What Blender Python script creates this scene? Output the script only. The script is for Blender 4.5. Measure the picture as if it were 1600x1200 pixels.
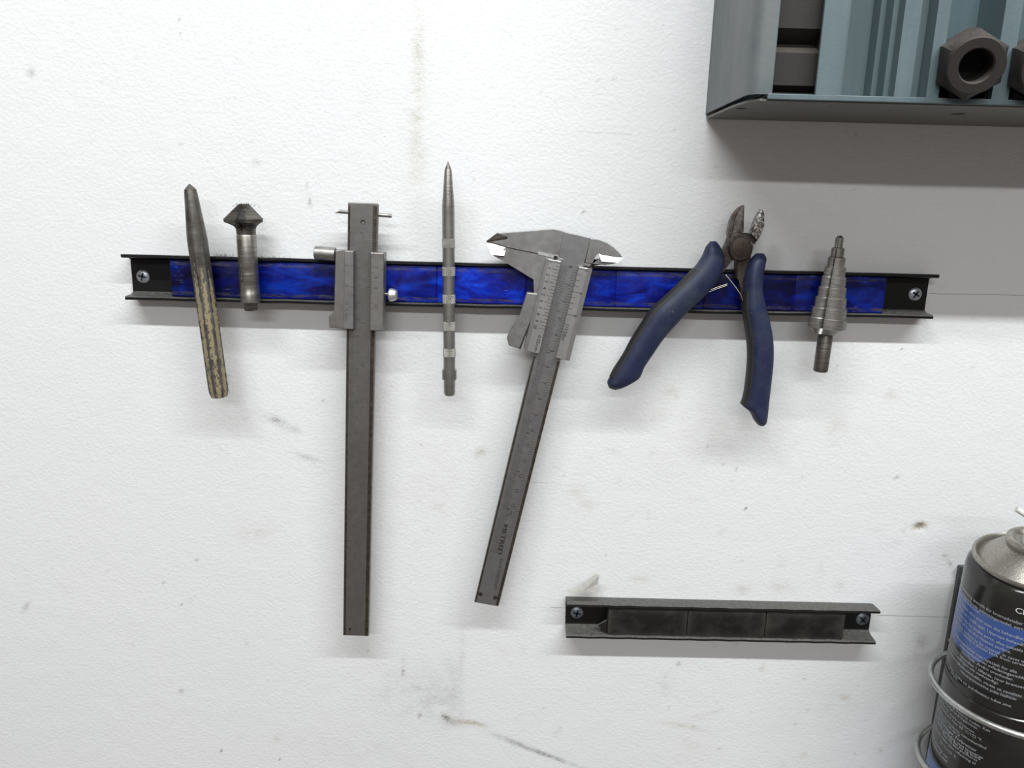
import bpy, bmesh, math, random
import numpy as np
from mathutils import Vector, Matrix

for o in list(bpy.data.objects): bpy.data.objects.remove(o)
COL = bpy.context.scene.collection
SC = bpy.context.scene

# ------------------------------------------------------------------ camera
F = 1220.0; T = math.radians(13.06); A = math.radians(1.5); D = 0.472
_u0 = Vector((0, math.sin(T), math.cos(T))); _r0 = Vector((1, 0, 0)); DIR = Vector((0, math.cos(T), -math.sin(T)))
UP = math.cos(A)*_u0 - math.sin(A)*_r0; RT = math.cos(A)*_r0 + math.sin(A)*_u0
CAM = Vector((0, -D, 0))
def P(u, v, dep=0.0):
    """world point on the plane y=-dep seen at a pixel of the 1600x1200 frame"""
    q = DIR + RT*((u-800)/F) - UP*((v-600)/F)
    return CAM + q*((-dep+D)/q.y)
def mpp(u, v, dep): return (P(u, v, dep)-CAM).dot(DIR)/F
cd = bpy.data.cameras.new('camera'); cam = bpy.data.objects.new('camera', cd); COL.objects.link(cam)
cd.sensor_width = 36; cd.lens = 36*F/1600; cd.clip_start = 0.01
m3 = Matrix((RT, UP, -DIR)).transposed()
cam.matrix_world = Matrix.Translation(CAM) @ m3.to_4x4()
SC.camera = cam

# ------------------------------------------------------------------ light and exposure
w = bpy.data.worlds.new('world'); SC.world = w; w.use_nodes = True
bg = w.node_tree.nodes['Background']; bg.inputs[0].default_value = (1.0, 0.905, 0.845, 1); bg.inputs[1].default_value = 0.205
def area(name, loc, tgt, sx, sy, power, col):
    l = bpy.data.lights.new(name, 'AREA'); l.shape = 'RECTANGLE'; l.size = sx; l.size_y = sy; l.energy = power; l.color = col
    o = bpy.data.objects.new(name, l); COL.objects.link(o); o.location = loc
    o.rotation_euler = (Vector(tgt)-Vector(loc)).to_track_quat('-Z', 'Y').to_euler()
area('near_tube_light', (0.26, -0.95, 1.19), (0.26, 0, -0.12), 2.4, 0.035, 41.0, (0.965, 0.995, 1.0))
area('far_tube_light', (-0.15, -3.0, 1.24), (0, 0, -0.1), 2.2, 0.05, 27, (0.975, 0.995, 1.0))
SC.view_settings.view_transform = 'Standard'; SC.view_settings.look = 'None'
SC.view_settings.gamma = 1; SC.view_settings.use_curve_mapping = False
SC.view_settings.exposure = 0.0

# ------------------------------------------------------------------ materials
class NT:
    def __init__(s, name):
        s.m = bpy.data.materials.new(name); s.m.use_nodes = True; s.t = s.m.node_tree
        s.b = s.t.nodes['Principled BSDF']; s.tc = s.t.nodes.new('ShaderNodeTexCoord')
    def n(s, typ, **kw):
        x = s.t.nodes.new(typ)
        for k, v in kw.items(): setattr(x, k, v)
        return x
    def l(s, a, b): s.t.links.new(a, b)
    def set(s, **kw):
        for k, v in kw.items(): s.b.inputs[k.replace('_', ' ')].default_value = v
        return s
    def map(s, scale=(1, 1, 1), src='Object', rot=(0, 0, 0)):
        mp = s.n('ShaderNodeMapping'); mp.inputs['Scale'].default_value = scale; mp.inputs['Rotation'].default_value = rot
        s.l(s.tc.outputs[src], mp.inputs[0]); return mp.outputs[0]
    def noise(s, sc, detail=4, vec=None, rough=.55, dist=0):
        x = s.n('ShaderNodeTexNoise'); x.inputs['Scale'].default_value = sc; x.inputs['Detail'].default_value = detail
        x.inputs['Roughness'].default_value = rough; x.inputs['Distortion'].default_value = dist
        s.l(vec if vec is not None else s.tc.outputs['Object'], x.inputs['Vector']); return x.outputs[0]
    def ramp(s, fac, stops):
        r = s.n('ShaderNodeValToRGB'); e = r.color_ramp.elements
        while len(e) < len(stops): e.new(.5)
        for i, (p, c) in enumerate(stops):
            e[i].position = p; e[i].color = (*c, 1) if len(c) == 3 else c
        s.l(fac, r.inputs[0]); return r.outputs[0]
    def mix(s, fac, a, b, mode='MIX'):
        x = s.n('ShaderNodeMix', data_type='RGBA', blend_type=mode)
        for sock, val in ((x.inputs[0], fac), (x.inputs[6], a), (x.inputs[7], b)):
            if isinstance(val, (int, float)): sock.default_value = val
            elif isinstance(val, tuple): sock.default_value = (*val, 1)
            else: s.l(val, sock)
        return x.outputs[2]
    def math(s, op, a, b=0.0, clamp=False):
        x = s.n('ShaderNodeMath', operation=op); x.use_clamp = clamp
        for i, val in enumerate((a, b)):
            if isinstance(val, (int, float)): x.inputs[i].default_value = val
            else: s.l(val, x.inputs[i])
        return x.outputs[0]
    def bump(s, h, dist, strength=1.0):
        x = s.n('ShaderNodeBump'); x.inputs['Distance'].default_value = dist; x.inputs['Strength'].default_value = strength
        s.l(h, x.inputs['Height']); s.l(x.outputs[0], s.b.inputs['Normal'])
    def color(s, c): s.l(c, s.b.inputs['Base Color']); return s
    def rough(s, c): s.l(c, s.b.inputs['Roughness']); return s

def metal(name, c0, c1, rough=.42, brush=(1, 1, 1), nsc=300, bump=.00004, metallic=.9, stain=None):
    t = NT(name); t.set(Metallic=metallic, Roughness=rough)
    v = t.map(brush)
    n1 = t.noise(nsc, 5, v); n2 = t.noise(60, 4)
    base = t.mix(t.ramp(n1, [(.3, (0, 0, 0)), (.7, (1, 1, 1))]), c0, c1)
    if stain: base = t.mix(t.ramp(n2, [(.45, (0, 0, 0)), (.7, (1, 1, 1))]), base, stain)
    t.color(base)
    r = t.math('MULTIPLY_ADD', n2, .25); r.node.inputs[2].default_value = rough-.12; t.rough(r)
    t.bump(n1, bump); return t.m
def plain(name, c, rough=.5, metallic=0., var=.12, nsc=200, bump=0):
    t = NT(name); t.set(Metallic=metallic, Roughness=rough)
    n = t.noise(nsc, 4)
    lo = tuple(x*(1-var) for x in c); hi = tuple(min(1, x*(1+var)) for x in c)
    t.color(t.mix(n, lo, hi))
    if bump: t.bump(n, bump)
    return t.m

M = {}
def dust_or_lit_tops(name, dark, pale_tone, amt, rough=.42, nsc=500, spec=.3, bump=.0001):
    """dark material, paler upward faces: dusty rails, painted top light on sockets"""
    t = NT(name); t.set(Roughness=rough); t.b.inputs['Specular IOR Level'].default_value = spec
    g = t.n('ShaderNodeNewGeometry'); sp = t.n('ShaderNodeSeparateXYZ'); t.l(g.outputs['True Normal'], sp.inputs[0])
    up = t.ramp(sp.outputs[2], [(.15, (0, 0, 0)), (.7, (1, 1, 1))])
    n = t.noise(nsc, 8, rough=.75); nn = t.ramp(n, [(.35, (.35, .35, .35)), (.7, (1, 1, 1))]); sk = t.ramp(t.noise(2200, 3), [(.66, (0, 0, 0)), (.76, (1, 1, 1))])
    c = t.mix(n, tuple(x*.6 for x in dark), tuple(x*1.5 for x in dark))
    c = t.mix(t.math('MULTIPLY', t.math('MULTIPLY', up, nn), amt), c, pale_tone)
    t.color(t.mix(t.math('MULTIPLY', sk, .12), c, pale_tone)); t.bump(n, bump); return t.m
M['black_plastic'] = dust_or_lit_tops('black_plastic', (.0055, .0055, .0055), (.16, .155, .15), .75)
M['grey_plastic'] = dust_or_lit_tops('dusty_black_plastic', (.011, .0105, .010), (.16, .155, .145), .85, .5)
def dusty_magnet():
    t = NT('dusty_black_magnet'); t.set(Roughness=.7); t.b.inputs['Specular IOR Level'].default_value = .2
    g = t.n('ShaderNodeSeparateXYZ'); t.l(t.tc.outputs['Generated'], g.inputs[0])
    ex = t.math('ABSOLUTE', t.math('SUBTRACT', g.outputs[0], .5)); ez = t.math('ABSOLUTE', t.math('SUBTRACT', g.outputs[2], .5))
    e = t.math('MAXIMUM', t.math('POWER', t.math('MULTIPLY', ex, 2.0), 8), t.math('POWER', t.math('MULTIPLY', ez, 2.0), 4))
    n = t.noise(70, 6, rough=.65)
    pale_tone = t.math('ADD', t.math('MULTIPLY', e, .55), t.ramp(n, [(.45, (.12, .12, .12)), (.75, (.55, .55, .55))]), clamp=True)
    c = t.mix(pale_tone, (.0025, .0024, .0022), (.060, .056, .050))
    sp = t.ramp(t.noise(2600, 2), [(.72, (0, 0, 0)), (.8, (1, 1, 1))])
    t.color(t.mix(t.math('MULTIPLY', sp, .35), c, (.3, .29, .27))); t.bump(t.noise(900, 4), .0001); return t.m
M['dusty_magnet'] = dusty_magnet()
def blue_film():
    t = NT('scratched_blue_film'); t.set(Roughness=.3); t.b.inputs['Specular IOR Level'].default_value = .3
    oi = t.n('ShaderNodeObjectInfo')
    n = t.noise(1.0, 5, t.map((45, 1, 130)), dist=1.2)
    n2 = t.noise(1.0, 4, t.map((30, 1, 60), rot=(0, .5, 0)))
    c = t.ramp(n, [(.3, (.0005, .001, .05)), (.5, (.0008, .009, .22)), (.72, (.0012, .040, .46))])
    c = t.mix(t.ramp(n2, [(.48, (0, 0, 0)), (.62, (.65, .65, .65))]), c, (.005, .002, .045))
    c = t.mix(1.0, c, oi.outputs['Color'], 'MULTIPLY')
    g = t.n('ShaderNodeSeparateXYZ'); t.l(t.tc.outputs['Generated'], g.inputs[0])
    ez = t.math('ABSOLUTE', t.math('SUBTRACT', g.outputs[2], .5)); ex = t.math('ABSOLUTE', t.math('SUBTRACT', g.outputs[0], .5))
    band = t.math('MULTIPLY', t.math('GREATER_THAN', ez, .36), t.math('LESS_THAN', ez, .45))
    gn = t.ramp(t.noise(1.0, 6, t.map((120, 1, 500)), rough=.7), [(.42, (0, 0, 0)), (.65, (.8, .8, .8))])
    c = t.mix(t.math('MULTIPLY', band, gn), c, (.075, .068, .075))
    # scratches: thin light streaks
    s1 = t.noise(1.0, 2, t.map((90, 1, 1300), rot=(0, .9, 0))); s2 = t.noise(1.0, 2, t.map((110, 1, 1500), rot=(0, -.45, 0)))
    blot = t.ramp(t.noise(55, 2), [(.52, (0, 0, 0)), (.62, (1, 1, 1))])
    sc = t.math('MAXIMUM', t.ramp(s1, [(.68, (0, 0, 0)), (.73, (1, 1, 1))]), t.ramp(s2, [(.68, (0, 0, 0)), (.73, (1, 1, 1))]))
    c = t.mix(t.math('MULTIPLY', t.math('MULTIPLY', sc, blot), .55), c, (.25, .33, .6))
    sp = t.ramp(t.noise(700, 2), [(.76, (0, 0, 0)), (.80, (1, 1, 1))])
    t.color(t.mix(t.math('MULTIPLY', sp, .6), c, (.4, .45, .6)))
    t.rough(t.ramp(t.noise(150, 4), [(.3, (.22, .22, .22)), (.7, (.5, .5, .5))]))
    t.bump(t.noise(160, 3), .00015); return t.m
M['blue_film'] = blue_film()
M['zinc'] = metal('zinc_screw_head', (.42, .45, .50), (.62, .65, .70), .38)
M['screw_recess'] = plain('dark_screw_recess', (.03, .045, .06), .5, .6)
M['dirty_screw'] = metal('dirty_screw_head', (.16, .18, .20), (.42, .46, .50), .5)
M['steel_grey'] = metal('satin_grey_steel', (.27, .268, .265), (.35, .348, .345), .47, (1, 1, 1), 260)
M['beam_steel'] = metal('matt_beam_steel', (.27, .27, .275), (.34, .338, .345), .45, (1, 1, 1), 200, stain=(.26, .255, .25))
M['vernier_steel'] = metal('pale_ground_steel', (.37, .37, .366), (.44, .44, .436), .46, (1, 1, 1), 260)
M['dark_beam'] = metal('dark_bare_steel', (.195, .187, .18), (.235, .227, .22), .5, (1, 1, 1), 200)
M['slider_steel'] = metal('brown_grey_steel', (.25, .24, .232), (.30, .29, .28), .48, (1, 1, 1), 240)
M['slider_steel2'] = metal('lighter_ground_steel', (.29, .283, .276), (.335, .328, .32), .46, (1, 1, 1), 240)
M['edge_brown'] = metal('stained_brown_edge', (.05, .042, .034), (.12, .10, .08), .55)
M['bright'] = metal('bright_ground_steel', (.50, .51, .52), (.85, .86, .87), .42, (1, 1, 1), 1500)
M['turned'] = metal('turned_steel', (.20, .19, .165), (.42, .405, .38), .36, (3, 3, 60), 14, stain=(.22, .20, .18))
M['dark_turned'] = metal('dark_turned_steel', (.08, .075, .065), (.26, .245, .22), .42, (2, 2, 60), 20, stain=(.09, .08, .07))
M['step_steel'] = metal('scored_steel', (.20, .192, .18), (.38, .368, .35), .42, (40, 40, 300), 6)
M['scribe_steel'] = metal('grey_pencil_steel', (.29, .29, .27), (.36, .36, .335), .42, (1, 1, 8), 30)
M['knurl_tip'] = metal('bright_knurl', (.27, .265, .24), (.52, .51, .46), .45, metallic=.55)
M['black_hole'] = plain('hole_black', (.006, .006, .006), .8)
M['ink'] = plain('engraved_ink', (.018, .017, .016), .7)
M['faint_ink'] = plain('faint_engraving', (.06, .056, .052), .7)
M['rust'] = metal('rusty_joint_steel', (.04, .032, .028), (.12, .10, .088), .55, (1, 1, 1), 500, .0001, .75, stain=(.08, .058, .045))
M['jaw_dark'] = metal('dark_cutting_jaw', (.08, .07, .065), (.24, .22, .21), .45, (1, 1, 1), 400, .00006, stain=(.12, .09, .07))
M['jaw_scaled'] = (lambda t: (t.set(Metallic=.8, Roughness=.4), t.color(t.mix(t.ramp(t.noise(600, 5, rough=.7), [(.47, (0, 0, 0)), (.55, (1, 1, 1))]), (.13, .12, .11), (.62, .61, .60))), t.bump(t.noise(600, 5), .0002), t.m)[-1])(NT('worn_plated_jaw'))
M['wire'] = metal('pale_wire', (.55, .52, .42), (.8, .77, .66), .35)
M['galv'] = metal('dull_galvanised_wire', (.42, .43, .42), (.58, .59, .57), .38)
M['flute'] = metal('rough_black_flute', (.03, .028, .026), (.15, .145, .14), .55, (1, 1, 1), 900, .0002)
def handle_mat():
    t = NT('worn_blue_rubber'); t.set(Roughness=.55)
    n = t.noise(45, 5, rough=.6); f = t.noise(2500, 2)
    c = t.ramp(n, [(.3, (.009, .013, .032)), (.5, (.010, .016, .056)), (.7, (.030, .040, .064))])
    c = t.mix(t.math('MULTIPLY', t.ramp(f, [(.62, (0, 0, 0)), (.74, (1, 1, 1))]), .35), c, (.12, .14, .18))
    d = t.ramp(t.noise(190, 3), [(.70, (0, 0, 0)), (.74, (1, 1, 1))])
    t.color(t.mix(t.math('MULTIPLY', d, .5), c, (.16, .14, .11))); t.bump(t.noise(1600, 3), .00008); return t.m
M['handle'] = handle_mat()
M['handle_dark'] = plain('dark_flank_rubber', (.014, .014, .016), .6, 0, .5, 700, .0001)  # near-black rubber along the left side of each handle
def teal(name, base, wear, side=False):
    t = NT(name); t.set(Roughness=.5)
    n = t.noise(1.0, 6, t.map((60, 60, 9)), rough=.6); s = t.noise(2200, 2); b = t.noise(28, 3)
    c = t.mix(t.ramp(n, [(.38, (0, 0, 0)), (.72, (1, 1, 1))]), base, wear)
    c = t.mix(t.math('MULTIPLY', t.ramp(s, [(.70, (0, 0, 0)), (.76, (1, 1, 1))]), .2), c, (.5, .55, .56))
    if side: c = t.mix(t.ramp(b, [(.45, (0, 0, 0)), (.6, (.6, .6, .6))]), c, (.155, .165, .168))
    t.color(c); t.bump(t.noise(300, 3), .0001); return t.m
M['teal'] = teal('teal_plastic', (.092, .132, .145), (.125, .172, .185))
M['teal_inner'] = teal('teal_recess_plastic', (.075, .125, .145), (.115, .17, .19))
M['teal_metal'] = teal('scuffed_teal_metal', (.09, .112, .118), (.155, .172, .177), True)
M['panel_under'] = plain('dull_grey_underside', (.15, .145, .135), .5, .2, .2, 120)
M['phosphate'] = dust_or_lit_tops('black_phosphate_steel', (.022, .0185, .0165), (.13, .112, .10), .75, .6, 900, .4)  # pale tops of the sockets put lamp light into the colour
def can_metal():
    t = NT('speckled_dull_tinplate'); t.set(Metallic=.8, Roughness=.38)
    n = t.noise(1500, 3); b = t.noise(45, 4)
    c = t.mix(t.ramp(n, [(.35, (0, 0, 0)), (.7, (1, 1, 1))]), (.24, .225, .20), (.50, .48, .44))
    t.color(t.mix(t.ramp(b, [(.4, (0, 0, 0)), (.7, (.6, .6, .6))]), c, (.30, .275, .24))); t.bump(n, .00005); return t.m
M['can_metal'] = can_metal()
M['can_black'] = (lambda t: (t.set(Roughness=.16), t.color(t.mix(t.ramp(t.noise(60, 4), [(.3, (0, 0, 0)), (.8, (1, 1, 1))]), (.012, .012, .011), (.026, .026, .023))), t.m)[-1])(NT('glossy_black_can'))
M['can_blue'] = (lambda t: (t.set(Roughness=.22), t.color(t.mix(t.noise(80, 3), (.045, .095, .30), (.06, .12, .36))), t.m)[-1])(NT('blue_label_print'))
M['print'] = plain('pale_print', (.48, .50, .54), .35)
M['print_white'] = plain('white_print', (.75, .77, .76), .3)
M['nozzle'] = plain('white_nozzle_plastic', (.68, .68, .66), .45)
M['bracket'] = plain('dark_bracket_steel', (.09, .095, .10), .4, .4)
M['filings'] = plain('iron_filings', (.012, .011, .010), .6)
def tape_mat():
    t = NT('clear_tape'); t.set(Roughness=.18, Alpha=.7); t.color(t.mix(t.noise(200, 4), (.48, .46, .41), (.74, .73, .68)))
    t.bump(t.noise(250, 3), .0004); return t.m
M['tape'] = tape_mat()
def punch_mat():
    t = NT('worn_gold_painted_steel')
    g = t.n('ShaderNodeSeparateXYZ'); t.l(t.tc.outputs['Object'], g.inputs[0])
    ang = t.math('ARCTAN2', g.outputs[0], g.outputs[1])
    fr = t.math('FRACT', t.math('ADD', t.math('MULTIPLY', ang, 8/(2*math.pi)), 8.0))
    ed = t.math('MULTIPLY', t.math('ABSOLUTE', t.math('SUBTRACT', fr, .5)), 2.0)   # 1 at the facet edge
    n = t.noise(1.0, 7, t.map((900, 900, 330)), rough=.7)
    big = t.noise(70, 3)
    s = t.math('ADD', t.math('SUBTRACT', n, t.math('MULTIPLY', t.math('POWER', ed, 2.0), .30)), t.math('MULTIPLY', t.math('SUBTRACT', big, .5), .3))
    topfade = t.math('MULTIPLY', t.math('MAXIMUM', t.math('SUBTRACT', g.outputs[2], .062), 0.0), 11.0)
    s = t.math('SUBTRACT', s, topfade)
    mask = t.ramp(s, [(.37, (0, 0, 0)), (.42, (1, 1, 1))])
    st = t.mix(t.noise(1.0, 5, t.map((5, 5, 1500))), (.10, .095, .085), (.26, .25, .23))
    st = t.mix(t.ramp(t.noise(150, 4), [(.4, (0, 0, 0)), (.7, (1, 1, 1))]), st, (.085, .078, .065))
    t.color(t.mix(mask, st, t.mix(big, (.25, .205, .125), (.34, .285, .185))))
    t.l(t.math('SUBTRACT', .85, t.math('MULTIPLY', mask, .75)), t.b.inputs['Metallic']); t.set(Roughness=.45)
    t.bump(t.math('ADD', mask, t.math('MULTIPLY', n, .4)), .00012); return t.m
M['punch'] = punch_mat()

# ------------------------------------------------------------------ object helpers
ORG = {}
def tag(o, label=None, cat=None, group=None, kind=None):
    if label: o['label'] = label
    if cat: o['category'] = cat
    if group: o['group'] = group
    if kind: o['kind'] = kind
    return o
def thing(name, label, cat, mat4, group=None):
    """Empty at the thing's base; mat4 = its frame"""
    if not isinstance(mat4, Matrix): mat4 = Matrix.Translation(Vector(mat4))
    o = bpy.data.objects.new(name, None); COL.objects.link(o); o.matrix_world = mat4; o.empty_display_size = .01
    ORG[o.name] = mat4; return tag(o, label, cat, group)
def put(name, bm, mat, parent=None, world=True, smooth=False, label=None, kind=None, sharp=35):
    """link a bmesh as ONE mesh object; world=True: verts given in world space"""
    Mx = ORG[parent.name] if parent is not None else Matrix.Identity(4)
    if parent is not None and world: bm.transform(Mx.inverted())
    bmesh.ops.recalc_face_normals(bm, faces=bm.faces)
    me = bpy.data.meshes.new(name); bm.to_mesh(me); bm.free(); me.materials.append(mat)
    if smooth:
        for p in me.polygons: p.use_smooth = True
        me.set_sharp_from_angle(angle=math.radians(sharp))
    o = bpy.data.objects.new(name, me); COL.objects.link(o)
    if parent is not None: o.parent = parent; ORG[o.name] = Mx
    if label: o['label'] = label
    if kind: o['kind'] = kind
    return o
def prism_pts(pts, dB, bevel=0, seg=2, bm=None):
    """pts: world points of the front outline; extruded along +y to the plane y=-dB"""
    bm = bm or bmesh.new()
    f = [bm.verts.new(p) for p in pts]; b = [bm.verts.new((p[0], -dB, p[2])) for p in pts]
    n = len(pts); ff = bm.faces.new(f); bm.faces.new(b[::-1])
    for i in range(n): bm.faces.new((f[i], b[i], b[(i+1) % n], f[(i+1) % n]))
    if bevel: bmesh.ops.bevel(bm, geom=list(ff.edges), offset=bevel, segments=seg, profile=.5, affect='EDGES')
    return bm
def prism(px, dF, dB, bevel=0, seg=2, bm=None): return prism_pts([P(u, v, dF) for u, v in px], dB, bevel, seg, bm)
def box(bm, c, s, rot=None):
    r = bmesh.ops.create_cube(bm, size=1); vs = r['verts']
    Mx = Matrix.Translation(Vector(c)) @ (rot.to_4x4() if rot else Matrix.Identity(4)) @ Matrix.Diagonal((*s, 1))
    bmesh.ops.transform(bm, matrix=Mx, verts=vs); return vs
def boxbm(c, s, rot=None, bevel=0):
    bm = bmesh.new(); box(bm, c, s, rot)
    if bevel: bmesh.ops.bevel(bm, geom=list(bm.edges), offset=bevel, segments=2, profile=.5, affect='EDGES')
    return bm
def loft(bm, rings, cap=True):
    vs = [[bm.verts.new(p) for p in r] for r in rings]; n = len(vs[0])
    for a, b in zip(vs, vs[1:]):
        for i in range(n): bm.faces.new((a[i], a[(i+1) % n], b[(i+1) % n], b[i]))
    if cap: bm.faces.new(vs[0][::-1]); bm.faces.new(vs[-1])
    return bm
def lathe(prof, seg=32, rf=None, cap=True, phase=0.0, bm=None):
    """prof (s, r) about local Z; rf(theta, s, r)->r"""
    bm = bm or bmesh.new(); rings = []
    for s, r in prof:
        ring = []
        for k in range(seg):
            th = 2*math.pi*k/seg+phase; q = rf(th, s, r) if rf else r
            ring.append((q*math.sin(th), -q*math.cos(th), s))
        rings.append(ring)
    return loft(bm, rings, cap)
def tube(bm, pts, r, seg=10, closed=False):
    pts = [Vector(p) for p in pts]; rings = []; n = len(pts); ref = None
    for i, p in enumerate(pts):
        a = pts[(i-1) % n] if (closed or i > 0) else p; b = pts[(i+1) % n] if (closed or i < n-1) else p
        d = (b-a).normalized()
        if ref is None: ref = d.orthogonal().normalized()
        ref = (ref-d*ref.dot(d)).normalized(); q = d.cross(ref)
        rings.append([p+(ref*math.cos(2*math.pi*k/seg)+q*math.sin(2*math.pi*k/seg))*r for k in range(seg)])
    if closed:
        vs = [[bm.verts.new(x) for x in rr] for rr in rings]
        for i in range(n):
            a, b = vs[i], vs[(i+1) % n]
            for k in range(seg): bm.faces.new((a[k], a[(k+1) % seg], b[(k+1) % seg], b[k]))
        return bm
    return loft(bm, rings)
def axis_frame(top, bot, dep):
    """frame with origin at the bottom end, Z up the tool's axis, -Y to the viewer"""
    a, b = P(*top, dep), P(*bot, dep); z = (a-b).normalized(); y = Vector((0, 1, 0)); y = (y-z*y.dot(z)).normalized(); x = y.cross(z)
    m = Matrix((x, y, z)).transposed().to_4x4(); return Matrix.Translation(b) @ m, (a-b).length, mpp((top[0]+bot[0])/2, (top[1]+bot[1])/2, dep)
def sfun(top, bot, dep):
    a, b = P(*top, dep), P(*bot, dep); z = (a-b).normalized()
    def s(v):
        k = (v-top[1])/(bot[1]-top[1]); return (P(top[0]+(bot[0]-top[0])*k, v, dep)-b).dot(z)
    return s
_TC = {}
def text_geo(s):
    if s in _TC: return _TC[s]
    c = bpy.data.curves.new('t', 'FONT'); c.body = s; c.size = 1; c.resolution_u = 2
    o = bpy.data.objects.new('t', c); COL.objects.link(o)
    dg = bpy.context.evaluated_depsgraph_get(); e = o.evaluated_get(dg); me = e.to_mesh()
    vs = [(v.co.x, v.co.y) for v in me.vertices]; fs = [tuple(p.vertices) for p in me.polygons]
    e.to_mesh_clear(); bpy.data.objects.remove(o); bpy.data.curves.remove(c)
    _TC[s] = (vs, fs); return _TC[s]
def text_flat(bm, s, o, ex, ey, h, width=None, center=False, lift=(0, 0, 0)):
    """flat lettering in the plane (ex, ey) at world point o; h = cap height"""
    vs, fs = text_geo(s)
    if not vs: return
    x0 = min(v[0] for v in vs); x1 = max(v[0] for v in vs); k = h/.70; kx = (width/(x1-x0)) if width else k
    ox = (x1-x0)*kx/2 if center else 0; oy = h/2 if center else 0
    nv = [bm.verts.new(o+ex*((x-x0)*kx-ox)+ey*(y*k-oy)) for x, y in vs]
    for f in fs:
        try: bm.faces.new([nv[i] for i in f])
        except ValueError: pass
def bar(bm, a, b, wd, y):
    d = (b-a).normalized(); n = Vector((-d.z, 0, d.x))*wd/2
    vs = [bm.verts.new(Vector((p.x, y, p.z))) for p in (a-n, a+n, b+n, b-n)]; bm.faces.new(vs)

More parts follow.
